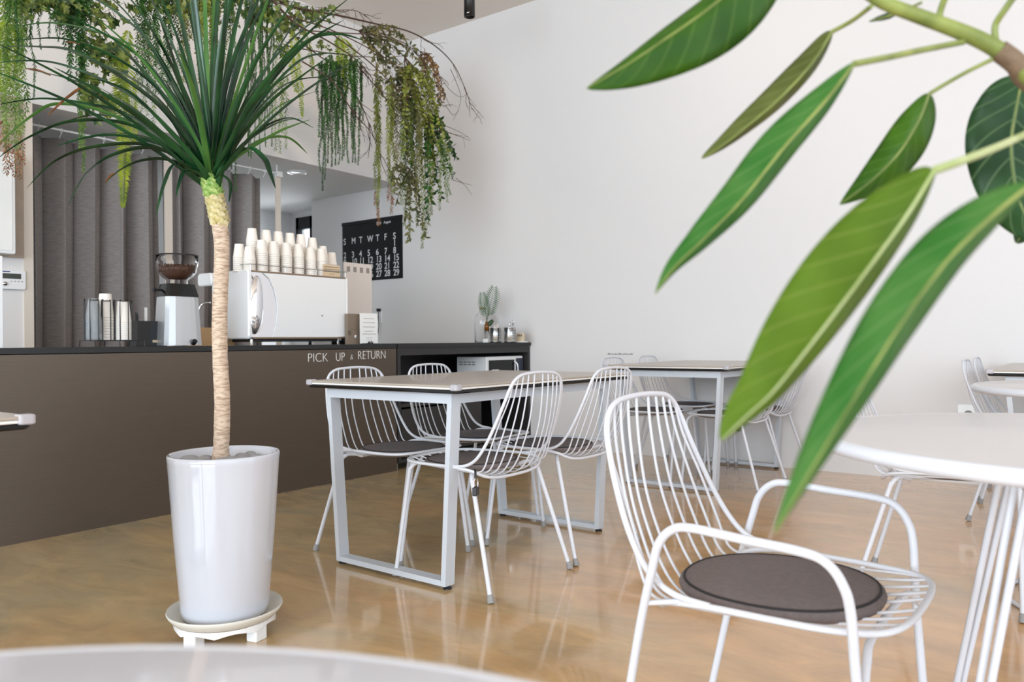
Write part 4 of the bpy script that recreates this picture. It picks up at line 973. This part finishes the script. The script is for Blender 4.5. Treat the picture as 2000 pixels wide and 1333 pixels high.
# ------------------------------------------------------------------ hanging greenery over the counter
HX = -4.25
def H(px, py, dx=0): return at(px, py, 0, HX+dx)
rh_ = random.Random(21)
def unit(): 
    v = Vector((rh_.gauss(0, 1), rh_.gauss(0, 1), rh_.gauss(0, 1))); return v.normalized()
def leaf4(m, p, d, l, w_, nrm=None, sm=True):
    d = d.normalized(); s_ = d.cross(nrm or unit())
    if s_.length < 1e-3: s_ = d.orthogonal()
    s_.normalize(); nn = s_.cross(d)
    m.add([p, p+d*l*.45+s_*w_+nn*w_*.25, p+d*l, p+d*l*.45-s_*w_+nn*w_*.25], [(0, 1, 2), (0, 2, 3)], False)
def leaf6(m, p, d, l, w_):
    d = d.normalized(); s_ = d.cross(unit()); s_.normalize(); nn = s_.cross(d)
    m.add([p, p+d*l*.25+s_*w_*.8+nn*w_*.2, p+d*l*.6+s_*w_*.9+nn*w_*.2, p+d*l, p+d*l*.6-s_*w_*.9+nn*w_*.2, p+d*l*.25-s_*w_*.8+nn*w_*.2, p+d*l*.5], [(0, 1, 2, 6), (6, 2, 3), (0, 6, 4, 5), (6, 3, 4)], True)
def strand_path(a, b, wob=.02):
    n = 6; return cr([a]+[a.lerp(b, i/n)+Vector((rh_.uniform(-wob, wob), rh_.uniform(-wob, wob), 0)) for i in range(1, n)]+[b], 4)
def along(path, u):
    x_ = u*(len(path)-1); i = min(int(x_), len(path)-2); return path[i].lerp(path[i+1], x_-i)
MG = dict(
 rush=leafmat('dark_rush_green', srgb(20, 60, 20), srgb(56, 108, 34), 12, .5, .25),
 willow=leafmat('olive_willow_green', srgb(104, 116, 44), srgb(150, 160, 70), 8, .5, .35),
 lime=leafmat('lime_green', srgb(104, 132, 26), srgb(164, 182, 46), 10, .5, .4),
 euca=leafmat('dusty_olive_leaf', srgb(70, 82, 48), srgb(128, 124, 78), 9, .5, .25),
 red=leafmat('reddish_tip', srgb(120, 62, 48), srgb(170, 120, 80), 30, .5, .3),
 fresh=leafmat('fresh_leaf_green', srgb(76, 116, 46), srgb(140, 164, 80), 9, .5, .35),
 ivy=leafmat('variegated_ivy', srgb(26, 62, 32), srgb(126, 142, 62), 22, .45, .3))
TWIG = mat('brown_twig', srgb(72, 54, 43), .8, noise=(40, .3))
def foliage(name, label, cat, strands, kind, leafl, leafw, dens, mt, droop=.8, stemmat=None, tipmat=None, spread=1.0, dx=0):
    """strands: list of (px_top, py_top, px_bottom, py_bottom)"""
    s0 = strands[0]; root = H(s0[0], s0[1], dx)
    t = tag(empty(name, root), label, cat)
    ms = MB(); ml = MB(); mr = MB()
    for (x0_, y0_, x1_, y1_) in strands:
        o_ = rh_.uniform(-.14, .14)+dx
        a = H(x0_, y0_, o_)-root; b = H(x1_, y1_, o_)-root; path = strand_path(a, b, .012)
        ms.tube(path, .0011, 4, cap=False); L_ = (b-a).length; N = int(L_*dens)
        for i in range(N):
            u = i/N; p = along(path, u); an = i*2.4+rh_.uniform(-.3, .3)
            h_ = Vector((math.cos(an), math.sin(an), 0))*spread
            sc = (1-.45*u)*rh_.uniform(.75, 1.2); d = h_+Vector((0, 0, -droop*rh_.uniform(.5, 1.3)))
            tgt = mr if (tipmat and u > .86) else ml
            if kind == 'needle': leaf4(tgt, p, d, leafl*sc*1.25, leafw*sc*1.2)
            else: leaf6(tgt, p+h_*.004, d, leafl*sc*1.05, leafw*sc*1.35)
    ms.build('stem', stemmat or mt, t); o = ml.build('leaves', mt, t); o['kind'] = 'stuff'
    if tipmat: o = mr.build('reddish_tips', tipmat, t); o['kind'] = 'stuff'; 
    return t
def rs_strands(n, x0_, x1_, y0a, y0b, y1a, y1b, drift=6):
    out = []
    for i in range(n):
        x_ = lerp(x0_, x1_, (i+.5)/n)+rh_.uniform(-4, 4); out.append((x_, rh_.uniform(y0a, y0b), x_+rh_.uniform(-drift, drift), rh_.uniform(y1a, y1b)))
    return out
foliage('hanging_rush', 'dark green hanging rush bunch in front of the white wall left of the willow strands', 'hanging plant',
        rs_strands(14, 622, 704, 105, 130, 210, 330, 3)+[(628, 118, 626, 335), (634, 122, 630, 372), (640, 115, 640, 318), (646, 120, 648, 325), (652, 118, 655, 322), (660, 120, 660, 300), (666, 112, 668, 312), (672, 120, 671, 305), (679, 115, 681, 318), (686, 118, 688, 290), (692, 120, 694, 318), (698, 115, 699, 322), (704, 120, 706, 240), (636, 125, 634, 350), (656, 118, 653, 290)], 'needle', .020, .0030, 560, MG['rush'], droop=1.0, spread=.9)
foliage('hanging_willow', 'long olive willow strand hanging left of the calendar top, with reddish tip', 'hanging plant', [(738, 150, 738, 425), (734, 160, 733, 400), (742, 165, 741, 440)], 'leaf', .034, .0042, 260, MG['willow'], tipmat=MG['red'], spread=.7, droop=1)
foliage('hanging_willow', 'olive willow strand with red tip hanging over the calendar middle', 'hanging plant', [(762, 150, 763, 418), (758, 165, 758, 390), (768, 160, 767, 400)], 'leaf', .034, .0042, 240, MG['willow'], tipmat=MG['red'], spread=.7, droop=1)
foliage('hanging_willow', 'bright willow strands hanging in the densest part over the calendar edge', 'hanging plant', [(795, 180, 790, 440), (803, 190, 800, 455), (812, 180, 814, 430), (790, 170, 784, 400)], 'leaf', .034, .0045, 240, MG['fresh'], spread=.8, droop=1)
foliage('hanging_willow', 'longest lime willow strands reaching lowest beside the long wall', 'hanging plant', [(830, 120, 832, 455), (838, 130, 838, 440), (822, 140, 824, 485), (845, 150, 842, 420)], 'leaf', .034, .0045, 250, MG['willow'], spread=.8, droop=1)
foliage('hanging_willow', 'middle willow strands hanging in front of the brown twigs', 'hanging plant', [(776, 180, 776, 330), (783, 200, 786, 300), (852, 200, 855, 330), (806, 200, 807, 360), (818, 220, 816, 380), (792, 220, 797, 400), (758, 190, 772, 310)], 'leaf', .036, .005, 220, MG['euca'], spread=.8, droop=1)
foliage('hanging_willow', 'short green willow strands at the outer right of the hanging greenery', 'hanging plant', [(868, 280, 874, 395), (860, 270, 858, 410), (876, 290, 880, 380)], 'leaf', .03, .0045, 220, MG['fresh'], spread=.8, droop=1)
# eucalyptus sprays
def spray(name, label, root_px, ends, mt, ll, lw, dens, dx=0, tw=.003):
    root = H(*root_px, dx); t = tag(empty(name, root), label, 'hanging plant'); ms = MB(); ml = MB()
    for (x_, y_) in ends:
        o_ = rh_.uniform(-.18, .18)+dx; b = H(x_, y_, o_)-root; mid = b*.5+Vector((rh_.uniform(-.03, .03), rh_.uniform(-.03, .03), .03+b.length*.10))
        path = cr([Vector((0, 0, 0)), mid, b], 9); ms.tube(path, [lerp(tw, .001, i/(len(path)-1)) for i in range(len(path))], 5, cap=False)
        N = int(b.length*dens)
        for i in range(N):
            u = .2+.8*i/N; p = along(path, u); dd = unit()*.9+Vector((0, 0, -.55)); leaf6(ml, p, dd, ll*rh_.uniform(.6, 1.15), lw*rh_.uniform(.9, 1.35))
    ms.build('twigs', TWIG, t); o = ml.build('leaves', mt, t); o['kind'] = 'stuff'; return t
spray('hanging_eucalyptus', 'dusty olive leaf spray on the branches above the willow strands', (700, 60), [(740, 62), (790, 75), (760, 110), (815, 100), (830, 130), (780, 140), (745, 180), (770, 190), (805, 175), (835, 170), (790, 215)], MG['euca'], .05, .010, 95)
spray('hanging_eucalyptus', 'olive and brown leaf mass in the heart of the hanging greenery', (780, 130), [(800, 250), (820, 270), (845, 230), (770, 240), (830, 310), (810, 340), (850, 280), (795, 300), (860, 200), (815, 200), (835, 230)], MG['euca'], .05, .011, 110, dx=-.1)
spray('hanging_eucalyptus', 'dark green leaf spray drooping lowest right beside the long wall', (840, 220), [(860, 300), (880, 290), (893, 310), (870, 340), (850, 360), (885, 345), (845, 400), (862, 390), (835, 430), (888, 300)], MG['rush'], .05, .010, 95)
spray('hanging_eucalyptus', 'dark leafy twig tip over the calendar top right corner', (800, 330), [(768, 372), (775, 395), (790, 430), (765, 350), (815, 440), (830, 465), (800, 470)], MG['euca'], .05, .010, 90)
spray('hanging_flower_spray', 'brown dried flower spray among twigs at the upper right of the greenery', (820, 100), [(850, 150), (858, 175), (862, 205), (845, 165), (868, 190), (852, 215)], leafmat('dried_flower_brown', srgb(104, 74, 54), srgb(168, 138, 92), 30, .6, .2), .04, .009, 110)
spray('hanging_eucalyptus', 'olive leaves along the outer arching twigs beside the dried flowers', (790, 110), [(830, 240), (842, 262), (855, 290), (868, 262), (876, 300), (806, 330), (786, 300), (826, 350), (848, 320)], MG['willow'], .042, .009, 95, dx=.08)
# ferns
def fern(label, fronds, mt, dx=0, wid=.075):
    root = H(*fronds[0][0], dx); t = tag(empty('hanging_fern', root), label, 'hanging plant')
    for pts in fronds:
        m = MB(); o_ = dx+rh_.uniform(-.1, .1); path = cr([H(px, py, o_)-root for px, py in pts], 10); L_ = len(path); m.tube(path, .0015, 4, cap=False)
        n = int(sum((path[i+1]-path[i]).length for i in range(L_-1))/.0105)
        sd = Vector((rh_.uniform(-.5, .5), 1, 0)).normalized()
        for i in range(n):
            u = i/n; p = along(path, u); l = wid*(min(1, u*4+.3))*(1-u)**.6+.008
            for s_ in (-1, 1): leaf4(m, p, sd*s_+Vector((rh_.uniform(-.2, .2), 0, -.55+rh_.uniform(-.15, .15))), l*rh_.uniform(.8, 1.1), .0046, Vector((1, 0, 0)))
        m.build('frond', mt, t)
fern('lime fern with two fronds hanging left of the rush bunch', [[(572, 60), (578, 110), (586, 170), (590, 228)], [(600, 70), (608, 110), (610, 150)], [(560, 90), (572, 130), (578, 180)]], MG['lime'])
fern('bright green fern hanging above the rush bunch', [[(660, 75), (672, 110), (676, 175)], [(672, 75), (688, 105), (684, 160)], [(664, 70), (664, 110), (668, 150)]], MG['lime'], wid=.07)
fern('long lime fern hanging down to the curtain rod on the left', [[(235, 100), (240, 180), (243, 290), (242, 345), (240, 405)], [(245, 110), (258, 200), (262, 280)], [(225, 110), (236, 200), (240, 300)], [(250, 60), (240, 130), (245, 220)]], MG['lime'], wid=.07)
fern('small lime fern far left behind the dracaena leaves', [[(12, 40), (10, 110), (6, 180)], [(488, 40), (470, 120), (458, 190)]][:1]+[[(22, 50), (24, 120), (20, 170)]], MG['lime'])
# left strands
foliage('hanging_vine', 'pale green vine strands hanging at the left picture edge', 'hanging plant', [(10, -60, 14, 300), (22, -60, 20, 330), (32, -60, 30, 345), (42, -60, 40, 350), (50, -60, 46, 320), (28, -60, 34, 310), (4, -60, 6, 280), (15, -60, 12, 340)], 'leaf', .03, .0042, 260, MG['fresh'], tipmat=MG['red'], spread=.8, droop=.9)
foliage('hanging_rush', 'dark needle strands hanging top left beside the pale vine', 'hanging plant', rs_strands(9, 8, 75, -80, -40, 60, 200), 'needle', .022, .0026, 420, MG['rush'], spread=.6, droop=1.2)
foliage('hanging_rush', 'short blue-green rush strands near the top left', 'hanging plant', rs_strands(6, 98, 122, -60, -40, 40, 90), 'needle', .022, .0026, 420, MG['rush'], spread=.6, droop=1.2)
foliage('hanging_string_plant', 'narrow string plant hanging down before the left curtain', 'hanging plant', [(160, 110, 162, 336), (155, 100, 157, 290), (166, 110, 165, 250)], 'leaf', .016, .005, 420, MG['fresh'], spread=.6, droop=.6)
foliage('hanging_vine', 'dense dark leafy strands hanging above the string plant', 'hanging plant', rs_strands(12, 128, 175, -80, -40, 90, 190), 'leaf', .026, .0050, 300, MG['rush'], spread=.8, droop=.8)
foliage('hanging_vine', 'dark strands hanging behind the left half of the dracaena crown', 'hanging plant', rs_strands(14, 270, 345, -80, -40, 120, 230), 'leaf', .024, .0040, 300, MG['rush'], spread=.8, droop=.8)
foliage('hanging_vine', 'olive strands behind the top of the dracaena crown', 'hanging plant', rs_strands(14, 350, 440, -80, -40, 60, 170), 'leaf', .028, .0050, 280, MG['willow'], spread=.8, droop=.8)
foliage('hanging_rush', 'tall dark rush bunch right behind the dracaena crown', 'hanging plant', rs_strands(16, 478, 532, -60, -20, 200, 310), 'needle', .022, .0024, 420, MG['rush'], spread=.55, droop=1.3)
foliage('hanging_vine', 'thin pale vine with narrow leaves right of the dracaena crown', 'hanging plant', [(540, 20, 538, 295), (550, 60, 548, 300), (560, 150, 558, 290), (546, 160, 552, 260)], 'leaf', .028, .0034, 200, MG['fresh'], spread=.8, droop=.9)
foliage('hanging_vine', 'pale vine thread dangling left of the dracaena stem', 'hanging plant', [(284, 40, 288, 225), (292, 40, 300, 240), (276, 40, 274, 220)], 'leaf', .026, .0040, 240, MG['fresh'], spread=.8, droop=.9)
foliage('hanging_vine', 'small green tip hanging between the curtain and the dracaena stem', 'hanging plant', [(455, -30, 460, 372), (450, -30, 452, 330)], 'needle', .02, .003, 320, MG['rush'], spread=.6, droop=1)
# ivy
def ivy(label, blobs, dx=0, n=60, sz=.045):
    root = H(*blobs[0][:2], dx); t = tag(empty('hanging_ivy', root), label, 'hanging plant'); ml = MB(); ms = MB()
    for (cx_, cy_, rx_, ry_) in blobs:
        prev = None
        for k in range(n):
            px = cx_+rh_.gauss(0, .45)*rx_; py = cy_+rh_.gauss(0, .45)*ry_; p = H(px, py, dx+rh_.uniform(-.15, .15))-root
            d = (Vector((0, 0, -1))+unit()*.7).normalized(); s_ = d.cross(Vector((1, 0, 0))+unit()*.6).normalized(); l = sz*rh_.uniform(.6, 1.2); nn = s_.cross(d)
            o5 = [(0, 0), (.55, -.12), (.42, .28), (.62, .62), (.2, .62), (0, 1.15), (-.2, .62), (-.62, .62), (-.42, .28), (-.55, -.12)]
            vs = [p+s_*a*l+d*b*l+nn*abs(a)*l*.25 for a, b in o5]+[p+d*.4*l]
            ml.add(vs, [(i, (i+1) % 10, 10) for i in range(10)], False)
            if k % 4 == 0:
                if prev is not None: ms.tube([prev, p], .0012, 4, cap=False)
                prev = p
    ms.build('stem', TWIG, t); o = ml.build('leaves', MG['ivy'], t); o['kind'] = 'stuff'
ivy('variegated ivy hanging left of the dracaena crown', [(205, 20, 50, 50), (190, 90, 30, 50), (225, 110, 30, 40), (180, 170, 18, 50), (212, 205, 14, 25)], n=34)
ivy('variegated ivy cluster at the top between crown and branches', [(530, 15, 55, 35), (560, 45, 40, 30), (600, 25, 45, 25), (500, 30, 30, 30)], n=45)
ivy('yellowish ivy leaves along the main branch above the fern', [(640, 20, 30, 12), (625, 90, 25, 12), (560, 90, 30, 25)], n=16, sz=.035)
ivy('dark ivy mass at the top left corner behind the leaves', [(60, 5, 70, 22), (110, 0, 50, 15), (140, 20, 40, 25)], n=50, sz=.04)
ivy('ivy mass at the top behind the dracaena crown', [(300, 5, 60, 25), (380, 10, 60, 30), (450, 20, 50, 40)], n=50, sz=.04)
# bare branches
t = tag(empty('bare_branch_bundle', H(560, 40)), 'brown bare branches arching right out of the hanging greenery', 'branches')
ro = Vector(t.location); m = MB(); big = [
 [(470, -60), (560, 10), (660, 30), (740, 48), (800, 62), (850, 90), (885, 125), (905, 165), (916, 195), (922, 215)],
 [(500, -40), (570, 40), (640, 80), (700, 120), (735, 165)], [(560, 30), (650, 60), (730, 100), (790, 140), (830, 180), (870, 210)],
 [(640, 60), (720, 120), (780, 180), (840, 240), (900, 268)], [(560, 60), (640, 120), (700, 140), (745, 150)], [(600, 30), (700, 60), (780, 80), (820, 110), (835, 140)],
 [(590, 120), (650, 160), (690, 220), (725, 260), (745, 310)], [(640, 150), (690, 180), (720, 240), (722, 272)], [(560, 90), (650, 105), (740, 112), (800, 108)],
 [(520, 0), (610, 20), (690, 20), (716, 34)], [(700, 130), (735, 170), (760, 200)], [(600, 60), (680, 65), (740, 70), (800, 95), (850, 150), (880, 210)]]
for k, pl in enumerate(big):
    o_ = rh_.uniform(-.15, .15); path = cr([H(px, py, o_)-ro for px, py in pl], 6); r0 = .009 if k in (0, 1) else .005
    m.tube(path, [lerp(r0, .0014, i/(len(path)-1)) for i in range(len(path))], 6)
    for j in range(7):
        u = rh_.uniform(.35, .98); p = along(path, u); d = (along(path, min(1, u+.02))-p).normalized()+unit()*.55+Vector((0, 0, -.25)); q = [p]
        for s_ in range(5): d = (d+unit()*.35).normalized(); q.append(q[-1]+d*rh_.uniform(.02, .05))
        m.tube(q, [lerp(.0028, .0012, i/5) for i in range(6)], 5)
        d2 = (d+unit()).normalized(); m.tube([q[3], q[3]+d2*.05, q[3]+d2*.09+Vector((0, 0, -.015))], [.0015, .001, .0007], 5)
for pl in ([(880, 135), (893, 165), (900, 190), (895, 215), (885, 235)], [(905, 165), (912, 185), (930, 208)], [(916, 192), (918, 230)], [(860, 150), (878, 175), (900, 190), (915, 180)], [(855, 255), (885, 262), (915, 268)], [(850, 240), (880, 250), (905, 262), (918, 272)], [(890, 348), (908, 362), (922, 382)], [(885, 352), (905, 358), (922, 362)], [(870, 205), (885, 225), (896, 215)], [(700, 205), (715, 250), (720, 270)]):
    path = cr([H(px, py, rh_.uniform(-.03, .03))-ro for px, py in pl], 4); m.tube(path, [lerp(.0026, .001, i/(len(path)-1)) for i in range(len(path))], 5)
m.build('branches', TWIG, t)
# thin hanging wires up to the ceiling carry the bundle
m = MB()
for px in (500, 100):
    p = H(px, -20)-ro; m.tube([p, Vector((p.x, p.y, ZC-ro.z))], .002, 5)
m.tube([H(-40, -25)-ro, H(300, -50)-ro, H(520, -40)-ro], .012, 8)
m.build('hanging_wire', TWIG, t)

# ------------------------------------------------------------------ large-leaved plant in the foreground
BR = dep(2035, 175, .80)
FOOT = Vector((.40, .70, 0))
t = tag(empty('large_leaf_plant', (FOOT.x, FOOT.y, .0)), 'large-leaved green plant reaching in from the upper right', 'potted plant')
LO = Vector(t.location)
m = MB(); m.lathe([(0, 0), (.12, 0), (.155, .30), (.155, .32), (.14, .32), (.135, .27), (0, .27)], 40); m.build('pot', POTM, t)
STEMG = leafmat('green_branch', srgb(110, 124, 60), srgb(150, 160, 84), 25, .5, .1); STEMB = mat('brown_stem', srgb(118, 98, 78), .7, noise=(60, .35), bump=.3, bscale=200)
br = [(1690, -18), (1728, 6), (1790, 30), (1850, 52), (1905, 74), (1950, 98), (1985, 125), (2035, 175)]
P3 = [dep(px, py, .80) for px, py in br]
path = cr([p-LO for p in P3], 5); m = MB(); m.tube(path, [lerp(.0065, .0095, i/(len(path)-1)) for i in range(len(path))], 10); m.build('branch', STEMG, t)
m = MB(); m.tube(cr([P3[5]-LO, P3[6]-LO, P3[7]-LO, BR-LO+Vector((.12, -.02, -.10)), Vector((.05, .02, .75)), Vector((0, 0, .27))], 8), [.0105]*33+[.012]*8, 10); m.build('main_stem', STEMB, t)
def rubber(name_col, veins=True):
    m = bpy.data.materials.new('broad_leaf'); m.use_nodes = True; nt = m.node_tree; b = nt.nodes['Principled BSDF']; L = nt.links
    a = nt.nodes.new('ShaderNodeAttribute'); a.attribute_name = 'luv'
    sp = nt.nodes.new('ShaderNodeSeparateXYZ'); L.new(a.outputs['Vector'], sp.inputs[0])
    # midrib: |v| small ; side veins: stripes in (u*k - |v|)
    av = nt.nodes.new('ShaderNodeMath'); av.operation = 'ABSOLUTE'; L.new(sp.outputs[1], av.inputs[0])
    mu = nt.nodes.new('ShaderNodeMath'); mu.operation = 'MULTIPLY_ADD'; mu.inputs[1].default_value = -.22; L.new(av.outputs[0], mu.inputs[0]); L.new(sp.outputs[0], mu.inputs[2])
    ms_ = nt.nodes.new('ShaderNodeMath'); ms_.operation = 'MULTIPLY'; ms_.inputs[1].default_value = 2*PI*9; L.new(mu.outputs[0], ms_.inputs[0])
    sn = nt.nodes.new('ShaderNodeMath'); sn.operation = 'SINE'; L.new(ms_.outputs[0], sn.inputs[0])
    gt = nt.nodes.new('ShaderNodeMapRange'); gt.inputs[1].default_value = .86; gt.inputs[2].default_value = 1.0; gt.inputs[4].default_value = .45; L.new(sn.outputs[0], gt.inputs[0])
    md = nt.nodes.new('ShaderNodeMapRange'); md.inputs[1].default_value = .05; md.inputs[2].default_value = .02; L.new(av.outputs[0], md.inputs[0])
    mxm = nt.nodes.new('ShaderNodeMath'); mxm.operation = 'MAXIMUM'; L.new(gt.outputs[0], mxm.inputs[0]); L.new(md.outputs[0], mxm.inputs[1])
    n = nt.nodes.new('ShaderNodeTexNoise'); n.inputs['Scale'].default_value = 14; tc = nt.nodes.new('ShaderNodeTexCoord'); L.new(tc.outputs['Object'], n.inputs['Vector'])
    r = nt.nodes.new('ShaderNodeValToRGB'); r.color_ramp.elements[0].color = name_col[0]; r.color_ramp.elements[1].color = name_col[1]; r.color_ramp.elements[0].position = .35; r.color_ramp.elements[1].position = .65
    L.new(n.outputs['Fac'], r.inputs[0])
    mx = nt.nodes.new('ShaderNodeMix'); mx.data_type = 'RGBA'; L.new(mxm.outputs[0], mx.inputs[0]); L.new(r.outputs[0], mx.inputs[6]); mx.inputs[7].default_value = name_col[2]
    L.new(mx.outputs[2], b.inputs['Base Color']); b.inputs['Roughness'].default_value = .42; b.inputs['Specular IOR Level'].default_value = .35
    tr_ = nt.nodes.new('ShaderNodeBsdfTranslucent'); L.new(mx.outputs[2], tr_.inputs[0]); ms2 = nt.nodes.new('ShaderNodeMixShader'); ms2.inputs[0].default_value = .42
    L.new(b.outputs[0], ms2.inputs[1]); L.new(tr_.outputs[0], ms2.inputs[2]); L.new(ms2.outputs[0], nt.nodes['Material Output'].inputs[0])
    bp = nt.nodes.new('ShaderNodeBump'); bp.inputs['Strength'].default_value = .25; bp.inputs['Distance'].default_value = .003; L.new(mxm.outputs[0], bp.inputs['Height']); L.new(bp.outputs[0], b.inputs['Normal'])
    return m
RG = rubber((srgb(62, 124, 30), srgb(92, 150, 40), srgb(150, 180, 90)))
RD = rubber((srgb(46, 92, 14), srgb(70, 116, 20), srgb(104, 138, 56)))
RO = rubber((srgb(92, 104, 48), srgb(116, 126, 62), srgb(150, 156, 96)))
RL = rubber((srgb(84, 116, 26), srgb(104, 136, 34), srgb(140, 160, 70)))
RDK = rubber((srgb(30, 66, 34), srgb(46, 88, 42), srgb(128, 158, 110)))
RE = rubber((srgb(50, 116, 40), srgb(84, 134, 62), srgb(120, 156, 92)))
def big_leaf(mid, wl, wr, d0, d1, mt, fold=.35, pet=None, pr=.0028, tw=0, pmat=STEMG, wpow=.8, sk=.82):
    """mid: pixels base->tip of the midrib; wl/wr half widths in px on either side; depths from base to tip"""
    Q2 = cr([Vector((x_, y_, 0)) for x_, y_ in mid], 12); k = len(Q2); vs = []; luv = []; nv = 4
    seg = [0]
    for i in range(1, k): seg.append(seg[-1]+(Q2[i]-Q2[i-1]).length)
    for i in range(k):
        u = seg[i]/seg[-1]; T = (Q2[min(i+1, k-1)]-Q2[max(i-1, 0)]).normalized(); N = Vector((-T.y, T.x, 0))
        sh = (math.sin(PI*min(1, (u**sk)*.985+.012)))**wpow*(1-.12*u)
        dd = lerp(d0, d1, u)
        for j in range(-nv, nv+1):
            f = j/nv; w_ = (wl if f < 0 else wr)*abs(f)*sh; q = Q2[i]+N*(math.copysign(w_, f) if f else 0)
            z = dd+fold*(abs(f)**1.3)*sh*((wl+wr)/2)/FPX*dd*(1 if tw == 0 else (1+tw*f))+.003*math.sin(u*22+f*2)*abs(f)*sh
            vs.append(dep(q.x, q.y, z)-LO); luv.append((u, f, 0))
    c = 2*nv+1; fs = [(i*c+j, i*c+j+1, (i+1)*c+j+1, (i+1)*c+j) for i in range(k-1) for j in range(2*nv)]
    m = MB(); m.add(vs, fs); o = m.build('leaf', mt, t)
    at_ = o.data.attributes.new('luv', 'FLOAT_VECTOR', 'POINT'); at_.data.foreach_set('vector', [v for q in luv for v in q])
    sm = o.modifiers.new('t', 'SOLIDIFY'); sm.thickness = .0007
    m = MB(); mp_ = [vs[i*c+nv] for i in range(0, k)]; m.tube(mp_, [lerp(.0016, .0004, i/(k-1)) for i in range(k)], 6, cap=False); m.build('midrib', pmat, o)
    if pet:
        m = MB(); pp = [dep(x_, y_, d_)-LO for x_, y_, d_ in pet]+[vs[nv]]; m.tube(cr(pp, 6), pr, 8); m.build('petiole', pmat, o)
    return o
PALE = leafmat('pale_petiole', srgb(176, 190, 124), srgb(206, 214, 160), 25, .5, .2)
big_leaf([(1535, -110), (1450, -38), (1380, 20), (1300, 76), (1222, 128), (1146, 172)], 96, 24, .78, .74, RD, .6, [(1640, -150, .8), (1590, -130, .79)], wpow=.75)
big_leaf([(1625, 62), (1585, 125), (1520, 195), (1455, 250), (1410, 285), (1371, 310)], 16, 34, .86, .84, RO, 1.0, [(1702, 12, .80), (1665, 40, .84)], .0024, wpow=.6)
big_leaf([(1668, 125), (1610, 200), (1530, 290), (1450, 390), (1372, 470), (1315, 525), (1280, 574)], 26, 52, .72, .66, RE, .8, [(1882, 82, .80), (1800, 98, .77), (1735, 112, .74)], .0030, sk=.9)
big_leaf([(1815, 183), (1795, 235), (1755, 300), (1700, 355), (1640, 400)], 42, 44, .84, .86, RD, .8, [(1940, 115, .80), (1880, 145, .82)], .0022, sk=.8)
big_leaf([(1825, 333), (1772, 420), (1700, 520), (1610, 640), (1515, 760), (1460, 812), (1410, 860)], 30, 118, .60, .52, RL, .45, [(2040, 245, .80), (1960, 282, .68), (1885, 312, .62)], .0034, pmat=PALE, wpow=.62, sk=.92)
big_leaf([(2012, 362), (1935, 425), (1850, 510), (1762, 630), (1680, 760), (1595, 900), (1512, 1042)], 34, 78, .52, .44, RE, .9, [(2140, 300, .62), (2070, 330, .56)], .0032, sk=.78)
big_leaf([(1998, 150), (1985, 210), (1975, 290), (1990, 390), (2030, 470)], 110, 95, .93, .95, RDK, .25, [(1985, 125, .80), (1994, 138, .87)], .0026, wpow=.6)
big_leaf([(2060, 300), (2040, 370), (2012, 430), (1985, 475)], 46, 46, 1.0, 1.02, RDK, .3, [(2040, 180, .80), (2060, 240, .9)], .0026, wpow=.6)
big_leaf([(1755, 25), (1730, 33), (1697, 42)], 6, 7, .86, .88, RDK, .4, [(1800, 5, .82)], .0015)
for pl in ([(1945, 82, .80), (1944, 50, .80), (1962, 20, .79), (1990, -20, .78)], [(1838, 48, .80), (1836, 25, .80), (1850, -15, .79)]):
    m = MB(); m.tube(cr([dep(*q)-LO for q in pl], 6), .0032, 8); m.build('petiole', STEMG, t)
